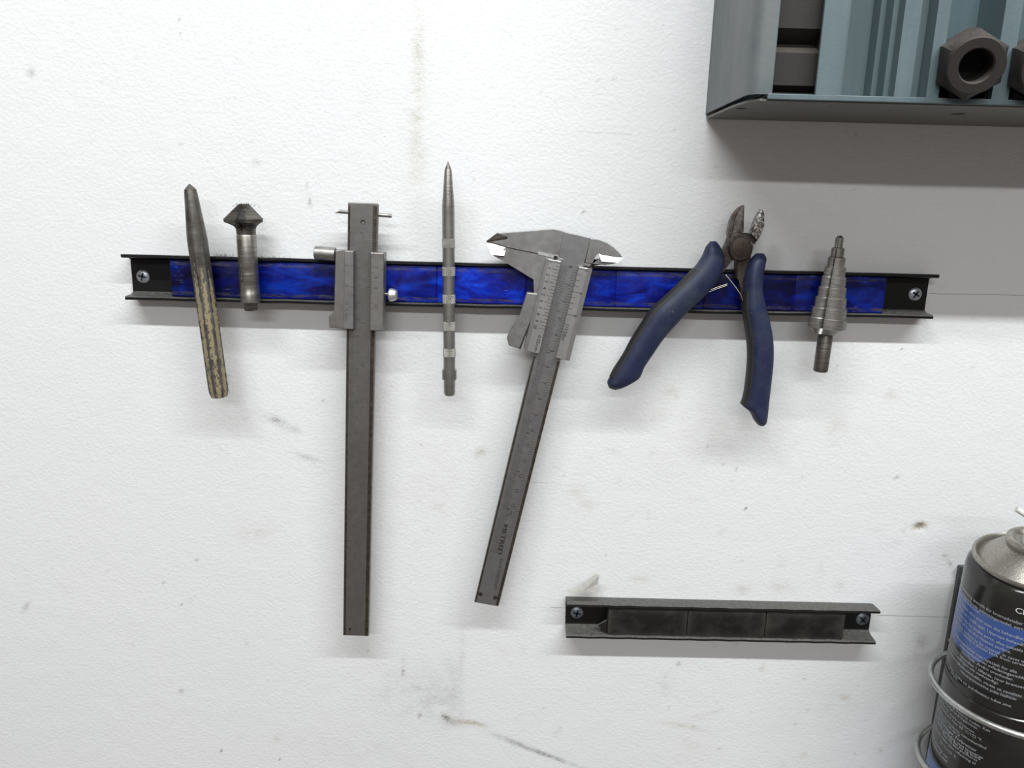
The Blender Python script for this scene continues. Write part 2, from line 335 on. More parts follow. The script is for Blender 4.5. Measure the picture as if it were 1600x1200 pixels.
# ------------------------------------------------------------------ wall
rng = np.random.default_rng(5)
def build_wall():
    fx = np.arange(-.36, .42, .0014); fz = np.arange(-.42, .14, .0014)
    xs = np.concatenate([[-1.6, -1.1, -.7, -.45], fx, [.5, .7, 1.1, 1.6]]); zs = np.concatenate([[-1.3, -.9, -.6, -.47], fz, [.2, .35, .7, 1.25]])
    X, Z = np.meshgrid(xs, zs); Y = np.zeros_like(X)
    # soft vertical waviness of the board and a proud plaster joint
    xj = P(655, 100).x
    Y -= .00035*np.exp(-((X-xj-.004*np.sin(Z*9))/.018)**2)
    Y += .0002*np.sin(X*23+1.3)*np.sin(Z*17)
    st = np.zeros(X.shape+(2,))      # 0: brown dirt, 1: grey dirt
    def smooth(n, k):
        a = rng.random((n, n)); 
        return a
    def vnoise(sc, seed):
        r = np.random.default_rng(seed); g = r.random((220, 220)); u = (X*sc) % 218; v = (Z*sc) % 218
        i, j = np.floor(u).astype(int), np.floor(v).astype(int); a, b = u-i, v-j; a = a*a*(3-2*a); b = b*b*(3-2*b)
        return g[i, j]*(1-a)*(1-b)+g[i+1, j]*a*(1-b)+g[i, j+1]*(1-a)*b+g[i+1, j+1]*a*b
    N = .5*vnoise(150, 1)+.3*vnoise(330, 2)+.2*vnoise(650, 3)
    def blob(u, v, ru, rv, s, ch=0, ang=0, hard=0):
        c = P(u, v); m = mpp(u, v, 0); dx, dz = (X-c.x)/m, (Z-c.z)/m
        ca, sa = math.cos(math.radians(ang)), math.sin(math.radians(ang))
        p, q = (dx*ca-dz*sa)/ru, (dx*sa+dz*ca)/rv
        g = np.exp(-(p*p+q*q)**(2 if hard else 1)); st[..., ch] += s*g*np.clip(N*2.4-.35, 0, 2)
    # drip stain and the dirt the photograph shows, at their places
    blob(653, 130, 12, 170, .20, 0, 1); blob(650, 250, 20, 120, .10); blob(655, 60, 8, 80, .12); blob(575, 170, 22, 60, .06)
    for u, v, ru, rv, s, c, a in [(752, 707, 12, 8, .55, 0, 0), (440, 662, 22, 6, .8, 1, 25), (480, 715, 22, 4, .35, 1, 15), (400, 830, 32, 22, .16, 0, 0),
        (48, 113, 6, 6, .5, 1, 0), (41, 948, 10, 3.5, .55, 1, -50), (400, 254, 6, 4, .6, 1, 0), (485, 318, 2, 10, .6, 1, -15), (480, 290, 1.5, 6, .4, 1, -15),
        (1437, 822, 9, 5, 1.8, 0, -5), (1437, 823, 5, 3, .9, 1, 0), (1395, 617, 14, 8, .25, 0, 0), (1310, 665, 14, 16, .26, 0, 40), (1015, 578, 10, 6, .3, 0, 0), (1050, 611, 10, 8, .28, 0, 0),
        (1022, 650, 14, 8, .22, 0, 0), (1135, 655, 10, 12, .12, 0, 0), (1190, 1045, 6, 4, .4, 0, 0), (1255, 1180, 6, 5, .4, 0, 0), (1320, 1090, 7, 5, .28, 0, 0),
        (1358, 1127, 5, 4, .3, 0, 0), (1401, 746, 4, 2, .9, 1, -30), (1283, 887, 3, 8, .5, 1, -20), (720, 1128, 24, 4, .5, 0, 12), (855, 1180, 60, 3, .75, 1, 21), (745, 1131, 16, 4, .8, 0, 13), (700, 1124, 12, 4, .5, 1, 40),
        (795, 1155, 30, 2.5, .4, 1, 21), (1070, 1135, 30, 4, .3, 0, 10), (1120, 1112, 22, 3, .25, 0, -18), (1085, 1165, 26, 10, .14, 0, 15), (1035, 1075, 12, 10, .2, 1, 0), (900, 770, 16, 16, .22, 0, 0), (915, 790, 14, 10, .18, 0, 0),
        (1160, 920, 12, 10, .25, 0, 0), (1220, 918, 20, 10, .2, 0, 0), (1000, 905, 14, 5, .28, 0, 0), (1478, 868, 6, 2, .7, 1, 0), (1484, 880, 7, 2.5, .6, 1, 45), (1491, 894, 3, 3, .7, 1, 0),
        (283, 1080, 4, 4, .4, 1, 0), (435, 1155, 8, 8, .22, 0, 0), (346, 1173, 2, 2, 1.2, 1, 0), (307, 875, 2.5, 1.8, .9, 1, -20), (437, 1186, 1.8, 1.8, 1, 1, 0), (1409, 545, 2, 1.6, 1.1, 1, 0),
        (1150, 734, 1.8, 1.6, 1.1, 1, 0), (1165, 795, 1.8, 1.8, 1.2, 1, 0), (1106, 697, 1.8, 1.5, 1, 1, 0), (1243, 1132, 3, 1.6, 1.2, 1, 0), (1437, 1044, 1.8, 1.6, 1.2, 1, 0), (655, 1118, 2.5, 4, .8, 1, 0),
        (1060, 1037, 3, 3, .8, 1, 0), (1375, 1172, 4, 4, .4, 1, 0), (1123, 1170, 4, 3, .6, 1, 0), (960, 123, 3, 3, .6, 1, 0), (935, 125, 4, 2, .5, 1, -40), (912, 331, 2.5, 1.5, .9, 1, -40), (1036, 37, 1.6, 1.6, .8, 1, 0),
        (350, 665, 60, 80, .06, 0, 0), (600, 600, 30, 60, .08, 0, 0), (640, 1080, 60, 50, .12, 1, 0), (560, 1170, 90, 30, .05, 1, 0), (1290, 330, 60, 30, .06, 0, 0), (1190, 670, 120, 60, .05, 0, 0), (1150, 350, 60, 60, .05, 0, 0), (950, 960, 70, 30, .05, 0, 0),
        (1330, 1100, 80, 50, .07, 1, 0), (722, 1050, 5, 90, .14, 1, 0), (705, 1080, 14, 60, .14, 1, 0), (685, 1100, 22, 40, .14, 1, 0), (680, 750, 60, 60, .09, 0, 0), (690, 790, 10, 8, .25, 0, 0), (630, 1045, 3, 12, .5, 1, 0), (1050, 700, 60, 90, .06, 0, 0), (820, 800, 60, 90, .05, 0, 0), (1440, 1000, 10, 14, .3, 1, 0)]:
        blob(u, v, ru, rv, s, c, a)
    r = random.Random(3)
    for _ in range(150):
        blob(r.uniform(20, 1560), r.uniform(10, 1190), r.uniform(1.5, 2.6), r.uniform(1.4, 2.2), r.uniform(.15, .5), 1, r.uniform(0, 90))
    for _ in range(70):
        blob(r.gauss(1050, 230), r.gauss(900, 200), r.uniform(4, 12), r.uniform(3, 9), r.uniform(.05, .16), r.choice((0, 1)), r.uniform(0, 90))
    # dent at right
    c = P(1437, 823); Y += .0016*np.exp(-(((X-c.x)/.0026)**2+((Z-c.z)/.0018)**2))
    nx, nz = len(xs), len(zs); co = np.stack([X, Y, Z], -1).reshape(-1, 3).astype(np.float32)
    idx = np.arange(nx*nz).reshape(nz, nx); q = np.stack([idx[:-1, :-1], idx[:-1, 1:], idx[1:, 1:], idx[1:, :-1]], -1).reshape(-1, 4)
    me = bpy.data.meshes.new('wall_back'); me.vertices.add(len(co)); me.vertices.foreach_set('co', co.ravel())
    me.loops.add(q.size); me.loops.foreach_set('vertex_index', q.ravel().astype(np.int32)); me.polygons.add(len(q))
    me.polygons.foreach_set('loop_start', np.arange(0, q.size, 4, dtype=np.int32)); me.polygons.foreach_set('use_smooth', np.ones(len(q), bool))
    me.update(calc_edges=True); me.validate()
    at = me.color_attributes.new('dirt', 'FLOAT_COLOR', 'POINT'); s = np.clip(st.reshape(-1, 2), 0, 1)
    at.data.foreach_set('color', np.stack([s[:, 0], s[:, 1], s[:, 0]*0, s[:, 0]*0+1], -1).astype(np.float32).ravel())
    t = NT('painted_plaster'); t.set(Roughness=.42); t.b.inputs['Specular IOR Level'].default_value = .35
    va = t.n('ShaderNodeVertexColor', layer_name='dirt'); sp = t.n('ShaderNodeSeparateColor'); t.l(va.outputs[0], sp.inputs[0])
    tint = t.noise(7, 3)
    c = t.mix(tint, (.765, .778, .792), (.795, .797, .795))
    fine = t.noise(900, 4, rough=.7); ff = t.ramp(fine, [(.36, (.3, .3, .3)), (.64, (1.35, 1.35, 1.35))])
    c = t.mix(t.math('MULTIPLY', sp.outputs[0], ff, clamp=True), c, (.40, .345, .24))
    c = t.mix(t.math('MULTIPLY', sp.outputs[1], ff, clamp=True), c, (.14, .135, .125))
    # pencil guide lines
    g = t.n('ShaderNodeSeparateXYZ'); t.l(t.tc.outputs['Object'], g.inputs[0]); x, z = g.outputs[0], g.outputs[2]
    wob = t.math('MULTIPLY', t.math('SUBTRACT', t.noise(60, 3), .5), .0009)
    for (u0, v0, u1, v1, wd, k) in [(1452, 458.5, 1640, 462.5, .00016, .65), (860, 949.5, 884, 950, .00016, .6), (1370, 961.5, 1500, 965, .00018, .7), (1010, 322, 1056, 326, .00012, .35), (900, 205, 990, 210, .00012, .3), (828, 753, 856, 755, .0002, .35)]:
        a, b = P(u0, v0), P(u1, v1); sl = (b.z-a.z)/(b.x-a.x)
        dz = t.math('ABSOLUTE', t.math('SUBTRACT', t.math('ADD', z, wob), t.math('ADD', t.math('MULTIPLY', x, sl), a.z-sl*a.x)))
        mk = t.math('MULTIPLY', t.math('LESS_THAN', dz, wd), t.math('MULTIPLY', t.math('GREATER_THAN', x, a.x), t.math('LESS_THAN', x, b.x)))
        c = t.mix(t.math('MULTIPLY', mk, k), c, (.10, .09, .085))
    t.color(c)
    n1 = t.noise(1.0, 3, t.map((420, 420, 520)), rough=.5); n2 = t.noise(1.0, 3, t.map((1000, 1000, 1300)), rough=.6); n3 = t.noise(60, 2)
    h = t.math('ADD', t.math('ADD', n1, t.math('MULTIPLY', n2, .38)), t.math('MULTIPLY', n3, 1.2))
    t.bump(h, .00040, .7); me.materials.append(t.m)
    o = bpy.data.objects.new('wall_back', me); COL.objects.link(o); o['kind'] = 'structure'
build_wall()

# ------------------------------------------------------------------ screw
def screw(parent, u, v, dep, r, mat, rot=0.0, recess=None):
    c = P(u, v, dep); bm = bmesh.new()
    prof = [(0, r*1.0), (.0004, r), (.0010, r*.86), (.0014, r*.55), (.0015, r*.42)]
    rings = [[(c.x+q*math.cos(a), -dep-s, c.z+q*math.sin(a)) for a in [2*math.pi*k/28 for k in range(28)]] for s, q in prof]
    loft(bm, rings); o = put('screw', bm, mat, parent, smooth=True)
    bm = bmesh.new()
    for k in (0, 1):
        R = Matrix.Rotation(rot+k*math.pi/2, 3, 'Y'); box(bm, (c.x, -dep-.00125, c.z), (r*1.15, .0009, r*.26), R)
    R = Matrix.Rotation(rot+math.pi/4, 3, 'Y'); box(bm, (c.x, -dep-.0012, c.z), (r*.42, .00085, r*.42), R)
    put('cross_recess', bm, recess or M['screw_recess'], o)
    return o
def rail_channel(root, TL, TR, BL, BR, dep, matb, flange_mat):
    """C-section channel between two end profiles: back web plus flared flanges"""
    def sect(T, B, x, outx):
        zt, zb = T.z, B.z; th = .0016
        return [(zt-.0013, 0), (zt-.0002, .004), (zt+.0004, dep-.0008), (zt+.0002, dep), (zt-.0012, dep+.0001), (zt-.0018, dep-.0009), (zt-.0020, .005), (zt-.0034, .0022),
                (zb+.0034, .0022), (zb+.0020, .005), (zb+.0016, dep-.0009), (zb+.0010, dep+.0001), (zb-.0004, dep), (zb-.0006, dep-.0008), (zb+.0002, .004), (zb+.0013, 0)]
    bm = bmesh.new(); rings = []
    n = 40
    for i in range(n+1):
        k = i/n; T = TL.lerp(TR, k); B = BL.lerp(BR, k); j = .00012*math.sin(i*1.7)+.00008*math.sin(i*4.1)
        rings.append([(T.x+(B.x-T.x)*(q/15), -y, z+(j if y > .01 else 0)) for q, (z, y) in enumerate(sect(T, B, 0, 0))])
    loft(bm, rings); return put('channel', bm, matb, root, smooth=True, sharp=25)

# ------------------------------------------------------------------ large rail
TL, TR, BL, BR = P(188, 398, .013), P(1468, 430, .013), P(196, 467, .013), P(1458, 497, .013)
rail = thing('magnetic_tool_rail', 'long black channel rail with blue magnet strip holding all the tools', 'tool rail', (TL.x, 0, BL.z))
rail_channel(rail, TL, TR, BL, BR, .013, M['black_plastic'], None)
def rz(u, k, dep=.013):
    """world z on the rail at pixel column u, k=0 top edge .. 1 bottom edge"""
    x = P(u, 440, dep).x; f = (x-TL.x)/(TR.x-TL.x); return (TL.z+(TR.z-TL.z)*f)*(1-k)+(BL.z+(BR.z-BL.z)*f)*k
us = [266, 404, 543, 683, 822, 961, 1100, 1241, 1383]
def MX(u): return P(u, 437+(u-266)*.0255, .0115).x
bm = bmesh.new(); x0, x1 = MX(266)+.0005, MX(1383)-.0005
z0 = (rz(266, .5)+rz(1383, .5))/2
prism_pts([(x0, -.0108, rz(266, .1)), (x1, -.0108, rz(1383, .1)), (x1, -.0108, rz(1383, .9)), (x0, -.0108, rz(266, .9))], .002, bm=bm)
s = put('blue_backing_strip', bm, M['blue_film'], rail); s.color = (1.1, 1.3, 1.5, 1)
BR_ = [.38, .75, 1.0, 1.7, .95, 1.0, .42, .7]
for i in range(8):
    a, b = MX(us[i])+.00022, MX(us[i+1])-.00022
    za, zb = rz(us[i], .085), rz(us[i], .925)
    dz = rz(us[i+1], .5)-rz(us[i], .5)
    bm = prism_pts([(a, -.0115, za), (b, -.0115, za+dz), (b, -.0115, zb+dz), (a, -.0115, zb)], .0095, .0006, 3)
    o = put('magnet', bm, M['blue_film'], rail, smooth=True); k = BR_[i]; o.color = (k, k, min(k, 1.6), 1)
screw(rail, 224, 432, .0022, .0040, M['zinc'], .25); screw(rail, 1429.5, 459.5, .0022, .0040, M['zinc'], .55)

# ------------------------------------------------------------------ small rail
tl, tr, bl, br = P(886, 945, .0135), P(1376, 956, .0135), P(885, 996, .0135), P(1368, 1006, .0135)
srail = thing('magnetic_tool_rail', 'short empty black dusty magnetic rail low on the wall', 'tool rail', (tl.x, 0, bl.z))
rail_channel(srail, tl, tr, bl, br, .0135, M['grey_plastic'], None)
def sz(x, k): f = (x-tl.x)/(tr.x-tl.x); return (tl.z+(tr.z-tl.z)*f)*(1-k)+(bl.z+(br.z-bl.z)*f)*k
for a, b in ((949.5, 1072.5), (1073.5, 1194.5), (1195.5, 1318)):
    xa, xb = P(a, 975, .0105).x, P(b, 975, .0105).x
    bm = prism_pts([(xa, -.0120, sz(xa, .11)), (xb, -.0120, sz(xb, .11)), (xb, -.0120, sz(xb, .94)), (xa, -.0120, sz(xa, .94))], .002, .0006, 3)
    put('magnet', bm, M['dusty_magnet'], srail, smooth=True)
screw(srail, 901.5, 957, .0022, .0043, M['dirty_screw'], .2); screw(srail, 1347, 967, .0022, .0043, M['dirty_screw'], .7)
bm = prism([(934, 977), (948, 969), (948, 991), (941, 984)], .0108, .0095, .0002); put('plastic_flake', bm, M['grey_plastic'], srail)
# torn tape above it
pts = [(886, 926, .0145), (908, 913, .004), (931, 896, .007), (936, 899, .009), (934, 913, .006), (931, 927, .0135)]
bm = bmesh.new(); vs = [bm.verts.new(P(*p)) for p in pts]; c = bm.verts.new(P(914, 922, .009))
for i in range(len(vs)): bm.faces.new((vs[i], vs[(i+1) % len(vs)], c))
g = bmesh.ops.solidify(bm, geom=list(bm.faces), thickness=.0001)
tape = put('tape_scrap', bm, M['tape']); tag(tape, 'torn scrap of clear tape sticking up behind the short rail', 'tape')
tape.location = P(908, 926, .013); 
for v in tape.data.vertices: v.co -= tape.location

# ------------------------------------------------------------------ wall rack, upper right
RB = .0497
rack = thing('wall_rack', 'teal slotted tray rack with steel side panel at the upper right', 'rack', (.107, 0, RB))
def sheet(path, z0, z1, th, bm=None):
    """vertical sheet: path of (x, dep) pairs, given thickness"""
    bm = bm or bmesh.new(); n = len(path); L = []
    for i in range(n):
        a = Vector(path[max(i-1, 0)]); b = Vector(path[min(i+1, n-1)]); d = (b-a).normalized(); L.append(Vector((d.y, -d.x))*th)
    o = [Vector(p) for p in path]; inn = [o[i]+L[i] for i in range(n)]
    poly = o+inn[::-1]
    lo = [bm.verts.new((p.x, -p.y, z0)) for p in poly]; hi = [bm.verts.new((p.x, -p.y, z1)) for p in poly]
    m = len(poly)
    for i in range(m): bm.faces.new((lo[i], lo[(i+1) % m], hi[(i+1) % m], hi[i]))
    for i in range(n-1):
        for q, rev in ((lo, 0), (hi, 1)): bm.faces.new((q[i], q[i+1], q[m-2-i], q[m-1-i]))
    return bm
arc = [(.1069, .0002), (.1070, .04), (.1071, .076)]+[(.1071+.0065*(1-math.cos(a)), .0785+.0065*math.sin(a)) for a in [math.radians(15*k) for k in range(1, 7)]]+[(.1176, .085)]
RT_ = .215
o = put('side_panel', sheet(arc, RB+.0028, RT_, .0012), M['teal_metal'], rack, smooth=True, label='scuffed grey-teal steel side panel')
# bottom panel with drilled holes
def panel_with_holes(outline, holes, z, th):
    bm = bmesh.new(); edges = []
    for loop in [outline]+[[(cx+r*math.cos(2*math.pi*k/20), cy+r*math.sin(2*math.pi*k/20)) for k in range(20)] for cx, cy, r in holes]:
        vs = [bm.verts.new((x, -y, z)) for x, y in loop]
        edges += [bm.edges.new((vs[i], vs[(i+1) % len(vs)])) for i in range(len(vs))]
    bmesh.ops.triangle_fill(bm, edges=edges, use_beauty=True)
    r = bmesh.ops.extrude_face_region(bm, geom=list(bm.faces)); bmesh.ops.translate(bm, verts=[v for v in r['geom'] if isinstance(v, bmesh.types.BMVert)], vec=(0, 0, th))
    return bm
def onz(u, v, z):
    q = DIR + RT*((u-800)/F) - UP*((v-600)/F); p = CAM+q*((z-CAM.z)/q.z); return p.x, -p.y
hl = []
for u, v, r in ((1158, 169.5, .0028), (1497, 178, .0034), (1297, 166, .0009)):
    x, y = onz(u, v, RB); hl.append((x, min(y, .077), r))
ol = [(.1074, .001), (.1074, .05), (.1080, .064), (.1095, .075), (.113, .0835), (.40, .0835), (.40, .001)]
put('bottom_panel', panel_with_holes(ol, hl, RB, .0011), M['panel_under'], rack)
put('added_shade_cover', boxbm((.2535, -.042, RT_), (.292, .083, .0015)), M['teal_metal'], rack)  # unseen cover added to keep light out of the slots
# moulded tray (x, dep) section
BK = .016
sec = [(.1176, .0850), (.1179, .0842), (.1150, .0836), (.1148, BK), (.1412, BK), (.1410, .0836), (.1383, .0842), (.1384, .0850), (.1490, .0850), (.1491, .0838), (.1503, .0838), (.1505, .0635), (.1695, .0635), (.1697, .0715), (.1722, .0715), (.1724, .079), (.1748, .079), (.1750, .0850),
       (.1822, .0850), (.1824, .0765), (.1898, .0765), (.1900, .0850), (.1953, .0850), (.1955, BK), (.2204, BK), (.2206, .0850), (.2280, .0850), (.2282, BK), (.2531, BK), (.2533, .0850), (.2607, .0850), (.2609, .0635), (.285, .0635), (.2852, .0850), (.292, .0850),
       (.2922, BK), (.317, BK), (.3172, .0850), (.3995, .0850)]
bm = bmesh.new()
zlo, zhi = RB+.0030, RT_
a_ = [bm.verts.new((x, -d, zlo)) for x, d in sec]; b_ = [bm.verts.new((x, -d, zhi)) for x, d in sec]
for i in range(len(sec)-1): bm.faces.new((a_[i], a_[i+1], b_[i+1], b_[i]))
trayo = put('slotted_tray', bm, M['teal'], rack)
md = trayo.modifiers.new('thickness', 'SOLIDIFY'); md.thickness = .0007; md.offset = 0
put('bottom_lip', boxbm((.258, -.0845, RB+.0019), (.284, .0016, .0026), None, .0004), M['teal'], rack)
put('tray_floor_ledge', boxbm((.258, -.049, RB+.0024), (.284, .069, .0010)), M['teal'], rack)
# floors of the nut slots: shallow above, open below
for xa, xb in ((.1956, .2203), (.2283, .2530)):
    put('slot_floor', boxbm(((xa+xb)/2, -.063, (.078+RT_)/2), (xb-xa-.0002, .001, RT_-.078-.002)), M['teal_inner'], rack)
for i, (xa, xb, zt) in enumerate(((.1147, .1413, RT_-.002), (.1955, .2204, .0780), (.2282, .2531, .0780))):  # black faces put the deep shade of the slots into colour
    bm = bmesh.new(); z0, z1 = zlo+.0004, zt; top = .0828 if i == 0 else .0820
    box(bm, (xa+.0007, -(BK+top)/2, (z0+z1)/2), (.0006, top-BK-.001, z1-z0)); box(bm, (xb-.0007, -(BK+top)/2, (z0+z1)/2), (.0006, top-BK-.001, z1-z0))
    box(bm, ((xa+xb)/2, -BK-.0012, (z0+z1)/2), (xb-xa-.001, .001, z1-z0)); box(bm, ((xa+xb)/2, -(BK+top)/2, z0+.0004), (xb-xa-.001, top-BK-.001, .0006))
    put('slot_shade_liner', bm, M['black_hole'], rack, label='black faces painting the shade inside an open slot')

def hexnut(label, mat4, spin=0.0, collar=True):
    t = thing('hex_socket', label, 'socket', mat4, 'black hex sockets in the teal rack')
    ap = .0133; L = .024; seg = 48
    def hexr(th):
        a = (th+spin+math.pi/6) % (math.pi/3)-math.pi/6; return ap/math.cos(a)
    bm = bmesh.new(); rings = []
    ends = ((0, .0116), (.0008, .0122), (.0035, .0125), (.0068, None), (.0208, None), (.0234, .0124), (.024, .0118)) if collar else ((0, .0148), (.0004, None), (.0236, None), (.024, .0148))
    for y, kind in ends:
        rings.append([((min(hexr(th), kind) if kind else hexr(th))*math.sin(th), y, (min(hexr(th), kind) if kind else hexr(th))*math.cos(th)) for th in [2*math.pi*k/seg for k in range(seg)]])
    for r_, yy in ((.0076, .024), (.0070, .0232), (.0070, .0008), (.0076, 0)):
        rings.append([(r_*math.sin(th), yy, r_*math.cos(th)) for th in [2*math.pi*k/seg for k in range(seg)]])
    rings.append(rings[0]); loft(bm, rings, cap=False); bmesh.ops.remove_doubles(bm, verts=bm.verts, dist=1e-6)
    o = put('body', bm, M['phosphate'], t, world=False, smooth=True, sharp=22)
    bm = bmesh.new(); rings = [[(.00712*math.sin(th), yy, .00712*math.cos(th)) for th in [2*math.pi*k/24 for k in range(24)]] for yy in (.016, .0168)]
    loft(bm, rings); put('bore_bottom', bm, M['black_hole'], t, world=False)
    return t
# two lying across the first slot (axis along x), hex flat to the front
for vtop, vbot, lab in ((83, 132, 'black hex socket lying crosswise in the first slot, lower of the two'), (-6, 40, 'black hex socket lying crosswise in the first slot, cut by the top edge')):
    zc = (P(1240, vtop, .0805).z+P(1240, vbot, .0805).z)/2
    # local Y (length) -> world x ; hex apothem direction to -y world
    R = Matrix(((0, 1, 0), (-1, 0, 0), (0, 0, 1))).to_4x4() @ Matrix.Rotation(math.radians(30), 4, 'Y')
    t = hexnut(lab, Matrix.Translation((.1166, -.0672, zc)) @ R @ Matrix.Diagonal((.94, 1, .94, 1)), collar=False)
# two standing out of the later slots
ax = Vector((-.23, -1, -.24)).normalized()    # front direction
yl = -ax; xl = yl.cross(Vector((0, 0, 1))).normalized(); zl = xl.cross(yl)
Rm = Matrix((xl, yl, zl)).transposed().to_4x4()
p = P(1526, 103, .0990)
hexnut('black hex socket in the third slot with its round bore facing out', Matrix.Translation(p) @ Rm, math.pi/6)
hexnut('black hex socket cut by the right edge of the photo', Matrix.Translation(p+Vector((.0333, 0, 0))) @ Rm, math.pi/6)

# ------------------------------------------------------------------ centre punch
dep = .013+.0056
top, bot = (296, 287), (343, 621); fr, L, m = axis_frame(top, bot, dep); S = sfun(top, bot, dep)
punch = thing('punch', 'thick tapered steel punch with worn gold paint, leftmost tool on the long rail', 'punch', fr)
r = .0056/math.cos(math.pi/8)
# octagonal shank blending into the round taper
def blend(th, s, q):
    k = min(1, max(0, (S(372)-s)/(S(372)-S(400)))); a = th % (math.pi/4)-math.pi/8
    return q*((1-k)+k*math.cos(math.pi/8)/math.cos(a))
prof = [(0, r*.55), (.0006, r*.8), (S(611), r*.97), (S(604), r)]+[(S(v), r*(1-.02*(604-v)/200)) for v in (560, 500, 450, 420, 400)]+[(S(392), r*.975), (S(384), r*.955), (S(374), r*.93)]+[(S(v), r*(.93-(374-v)/75*.36)) for v in (360, 345, 330, 315, 300)]+[(S(298), r*.545), (S(296), r*.54)]
prof = sorted(prof)
bm = lathe(prof, 64, blend, phase=math.pi/8); put('shank', bm, M['punch'], punch, world=False, smooth=True, sharp=28)
bm = lathe([(S(296.2), r*.54), (S(291), r*.27), (S(287.5), r*.04)], 32); put('point', bm, M['dark_turned'], punch, world=False, smooth=True)

# ------------------------------------------------------------------ countersink
dep = .013+.0060
top, bot = (381.5, 316), (392.5, 485); fr, L, m = axis_frame(top, bot, dep); S = sfun(top, bot, dep)
csk = thing('countersink_bit', 'steel countersink bit with a three-flute cone head', 'drill bit', fr)
def flutes(th, s, q):
    if s < S(358): return q
    e = min(1.0, (s-S(358))/(S(349)-S(358))); k = 1.0
    for c in (-.10, -.10+2*math.pi/3, -.10-2*math.pi/3):
        d = (th-c+math.pi) % (2*math.pi)-math.pi; wl, wr = .80*e, .50*e
        if -wl < d < wr: k = min(k, .46+.54*((d+wl)/(wl+wr))**1.8)
    return q*k
prof = [(S(366), 14.6*m), (S(361), 14.7*m), (S(357), 15*m), (S(354), 17*m), (S(351), 22*m), (S(348), 29*m), (S(347), 31.8*m), (S(342), 32.2*m), (S(338), 28*m), (S(334), 24*m), (S(327), 17*m), (S(320.5), 10*m), (S(318.5), 7*m)]
bm = lathe(prof, 144, flutes); bm.faces.ensure_lookup_table()
for f_ in bm.faces:
    c_ = f_.calc_center_median(); ph = math.atan2(c_.x, -c_.y)
    if c_.z > S(356) and any(-.80 < (ph-c+math.pi) % (2*math.pi)-math.pi < .46 for c in (-.10, -.10+2*math.pi/3, -.10-2*math.pi/3)): f_.material_index = 1
hd = put('fluted_head', bm, M['dark_turned'], csk, world=False, smooth=True, sharp=14, label='dark cone head with three scooped flutes'); hd.data.materials.append(M['flute'])
prof = [(S(472), 14.4*m), (S(471.5), 15*m), (S(456.5), 15.2*m), (S(456), 14.9*m), (S(439), 14.9*m), (S(438.5), 15.1*m), (S(426), 15.1*m), (S(424), 14.6*m), (S(422), 15.1*m), (S(367.5), 15*m), (S(366.5), 14.4*m)]
bm = lathe(prof, 40); put('shank', bm, M['turned'], csk, world=False, smooth=True)
bm = lathe([(S(485), 10*m), (S(483), 11.6*m), (S(472), 11.8*m)], 6, phase=.3); put('hex_tail', bm, M['dark_turned'], csk, world=False)
bm = bmesh.new(); vs, fs = text_geo('GRANLUND G078'); x1_ = max(v[0] for v in vs); kx = (S(373)-S(440))/x1_; kk = 7.0*m/.70; rr_ = 15.25*m; a0 = -.72
nv = [bm.verts.new((rr_*math.sin(a0+y*kk/rr_), -rr_*math.cos(a0+y*kk/rr_), S(373)-x*kx)) for x, y in vs]
for f in fs: bm.faces.new([nv[i] for i in f])
put('stamped_lettering', bm, M['ink'], csk, world=False)
# swarf clinging to the tip
def spikes(bm, pts, lmin, lmax, rad, rnd, up=None):
    for p in pts:
        d = Vector((rnd.gauss(0, .6), rnd.gauss(-.3, .5), rnd.gauss(.3, .6))) if up is None else Vector(up)+Vector((rnd.gauss(0, .35), rnd.gauss(0, .3), rnd.gauss(0, .2)))
        d.normalize(); l = rnd.uniform(lmin, lmax); a = d.orthogonal().normalized()*rad; b = d.cross(a).normalized()*rad
        q = [bm.verts.new(Vector(p)+x) for x in (a, -a*.5+b*.87, -a*.5-b*.87)]; e = bm.verts.new(Vector(p)+d*l)
        for i in range(3): bm.faces.new((q[i], q[(i+1) % 3], e))
        bm.faces.new(q)
rnd = random.Random(11); bm = bmesh.new()
spikes(bm, [P(381+rnd.gauss(0, 7), 319+rnd.random()*6, dep+.0015+rnd.random()*.004) for _ in range(90)], .0006, .0018, .00017, rnd)
spikes(bm, [P(404+rnd.gauss(0, 6), 335+rnd.gauss(0, 7), dep) for _ in range(14)], .0003, .0007, .0001, rnd)
put('clinging_swarf', bm, M['filings'], csk, kind='stuff')

# ------------------------------------------------------------------ depth gauge
bot_b = P(555.5, 994, .0175)
dg = thing('depth_gauge', 'long dark vernier depth gauge hanging straight down', 'depth gauge', (bot_b.x, -.0175, bot_b.z))
dF, dB = .0178, .0140
beam = [(543.5, 317), (546, 316), (588, 317.5), (590.5, 320), (575.5, 994.5), (536, 993)]
put('beam', prism(beam, dF, dB, .00045, 2), M['dark_beam'], dg, label='dark grey graduated beam')
# darker ground side bevels
put('left_bevel', prism([(544.5, 322), (547.5, 322), (540, 992), (537, 992)], dF+.00006, dF-.0004), M['edge_brown'], dg)
put('right_bevel', prism([(583, 322), (589, 322), (575, 993), (570, 993)], dF+.00006, dF-.0004), M['edge_brown'], dg)
sF = .0225
put('slider', prism([(523.5, 391), (537.5, 391), (552.5, 392.3), (552, 515), (514.5, 512), (513.5, 494), (524, 486)], sF-.0004, .0130, .0006, 2), M['slider_steel'], dg)
put('vernier_plate', prism([(538, 392), (552.5, 392.5), (552, 514.5), (537, 513.5)], sF+.0001, sF-.001, .0003, 2), M['slider_steel2'], dg)
put('slider', prism([(578.5, 394), (600, 395), (598.5, 517.5), (577.3, 517)], sF-.0002, .0130, .0006, 2), M['slider_steel'], dg)
put('slider_back', prism([(526, 395), (598, 397), (597, 514), (525, 510)], .0140, .0130), M['slider_steel'], dg)
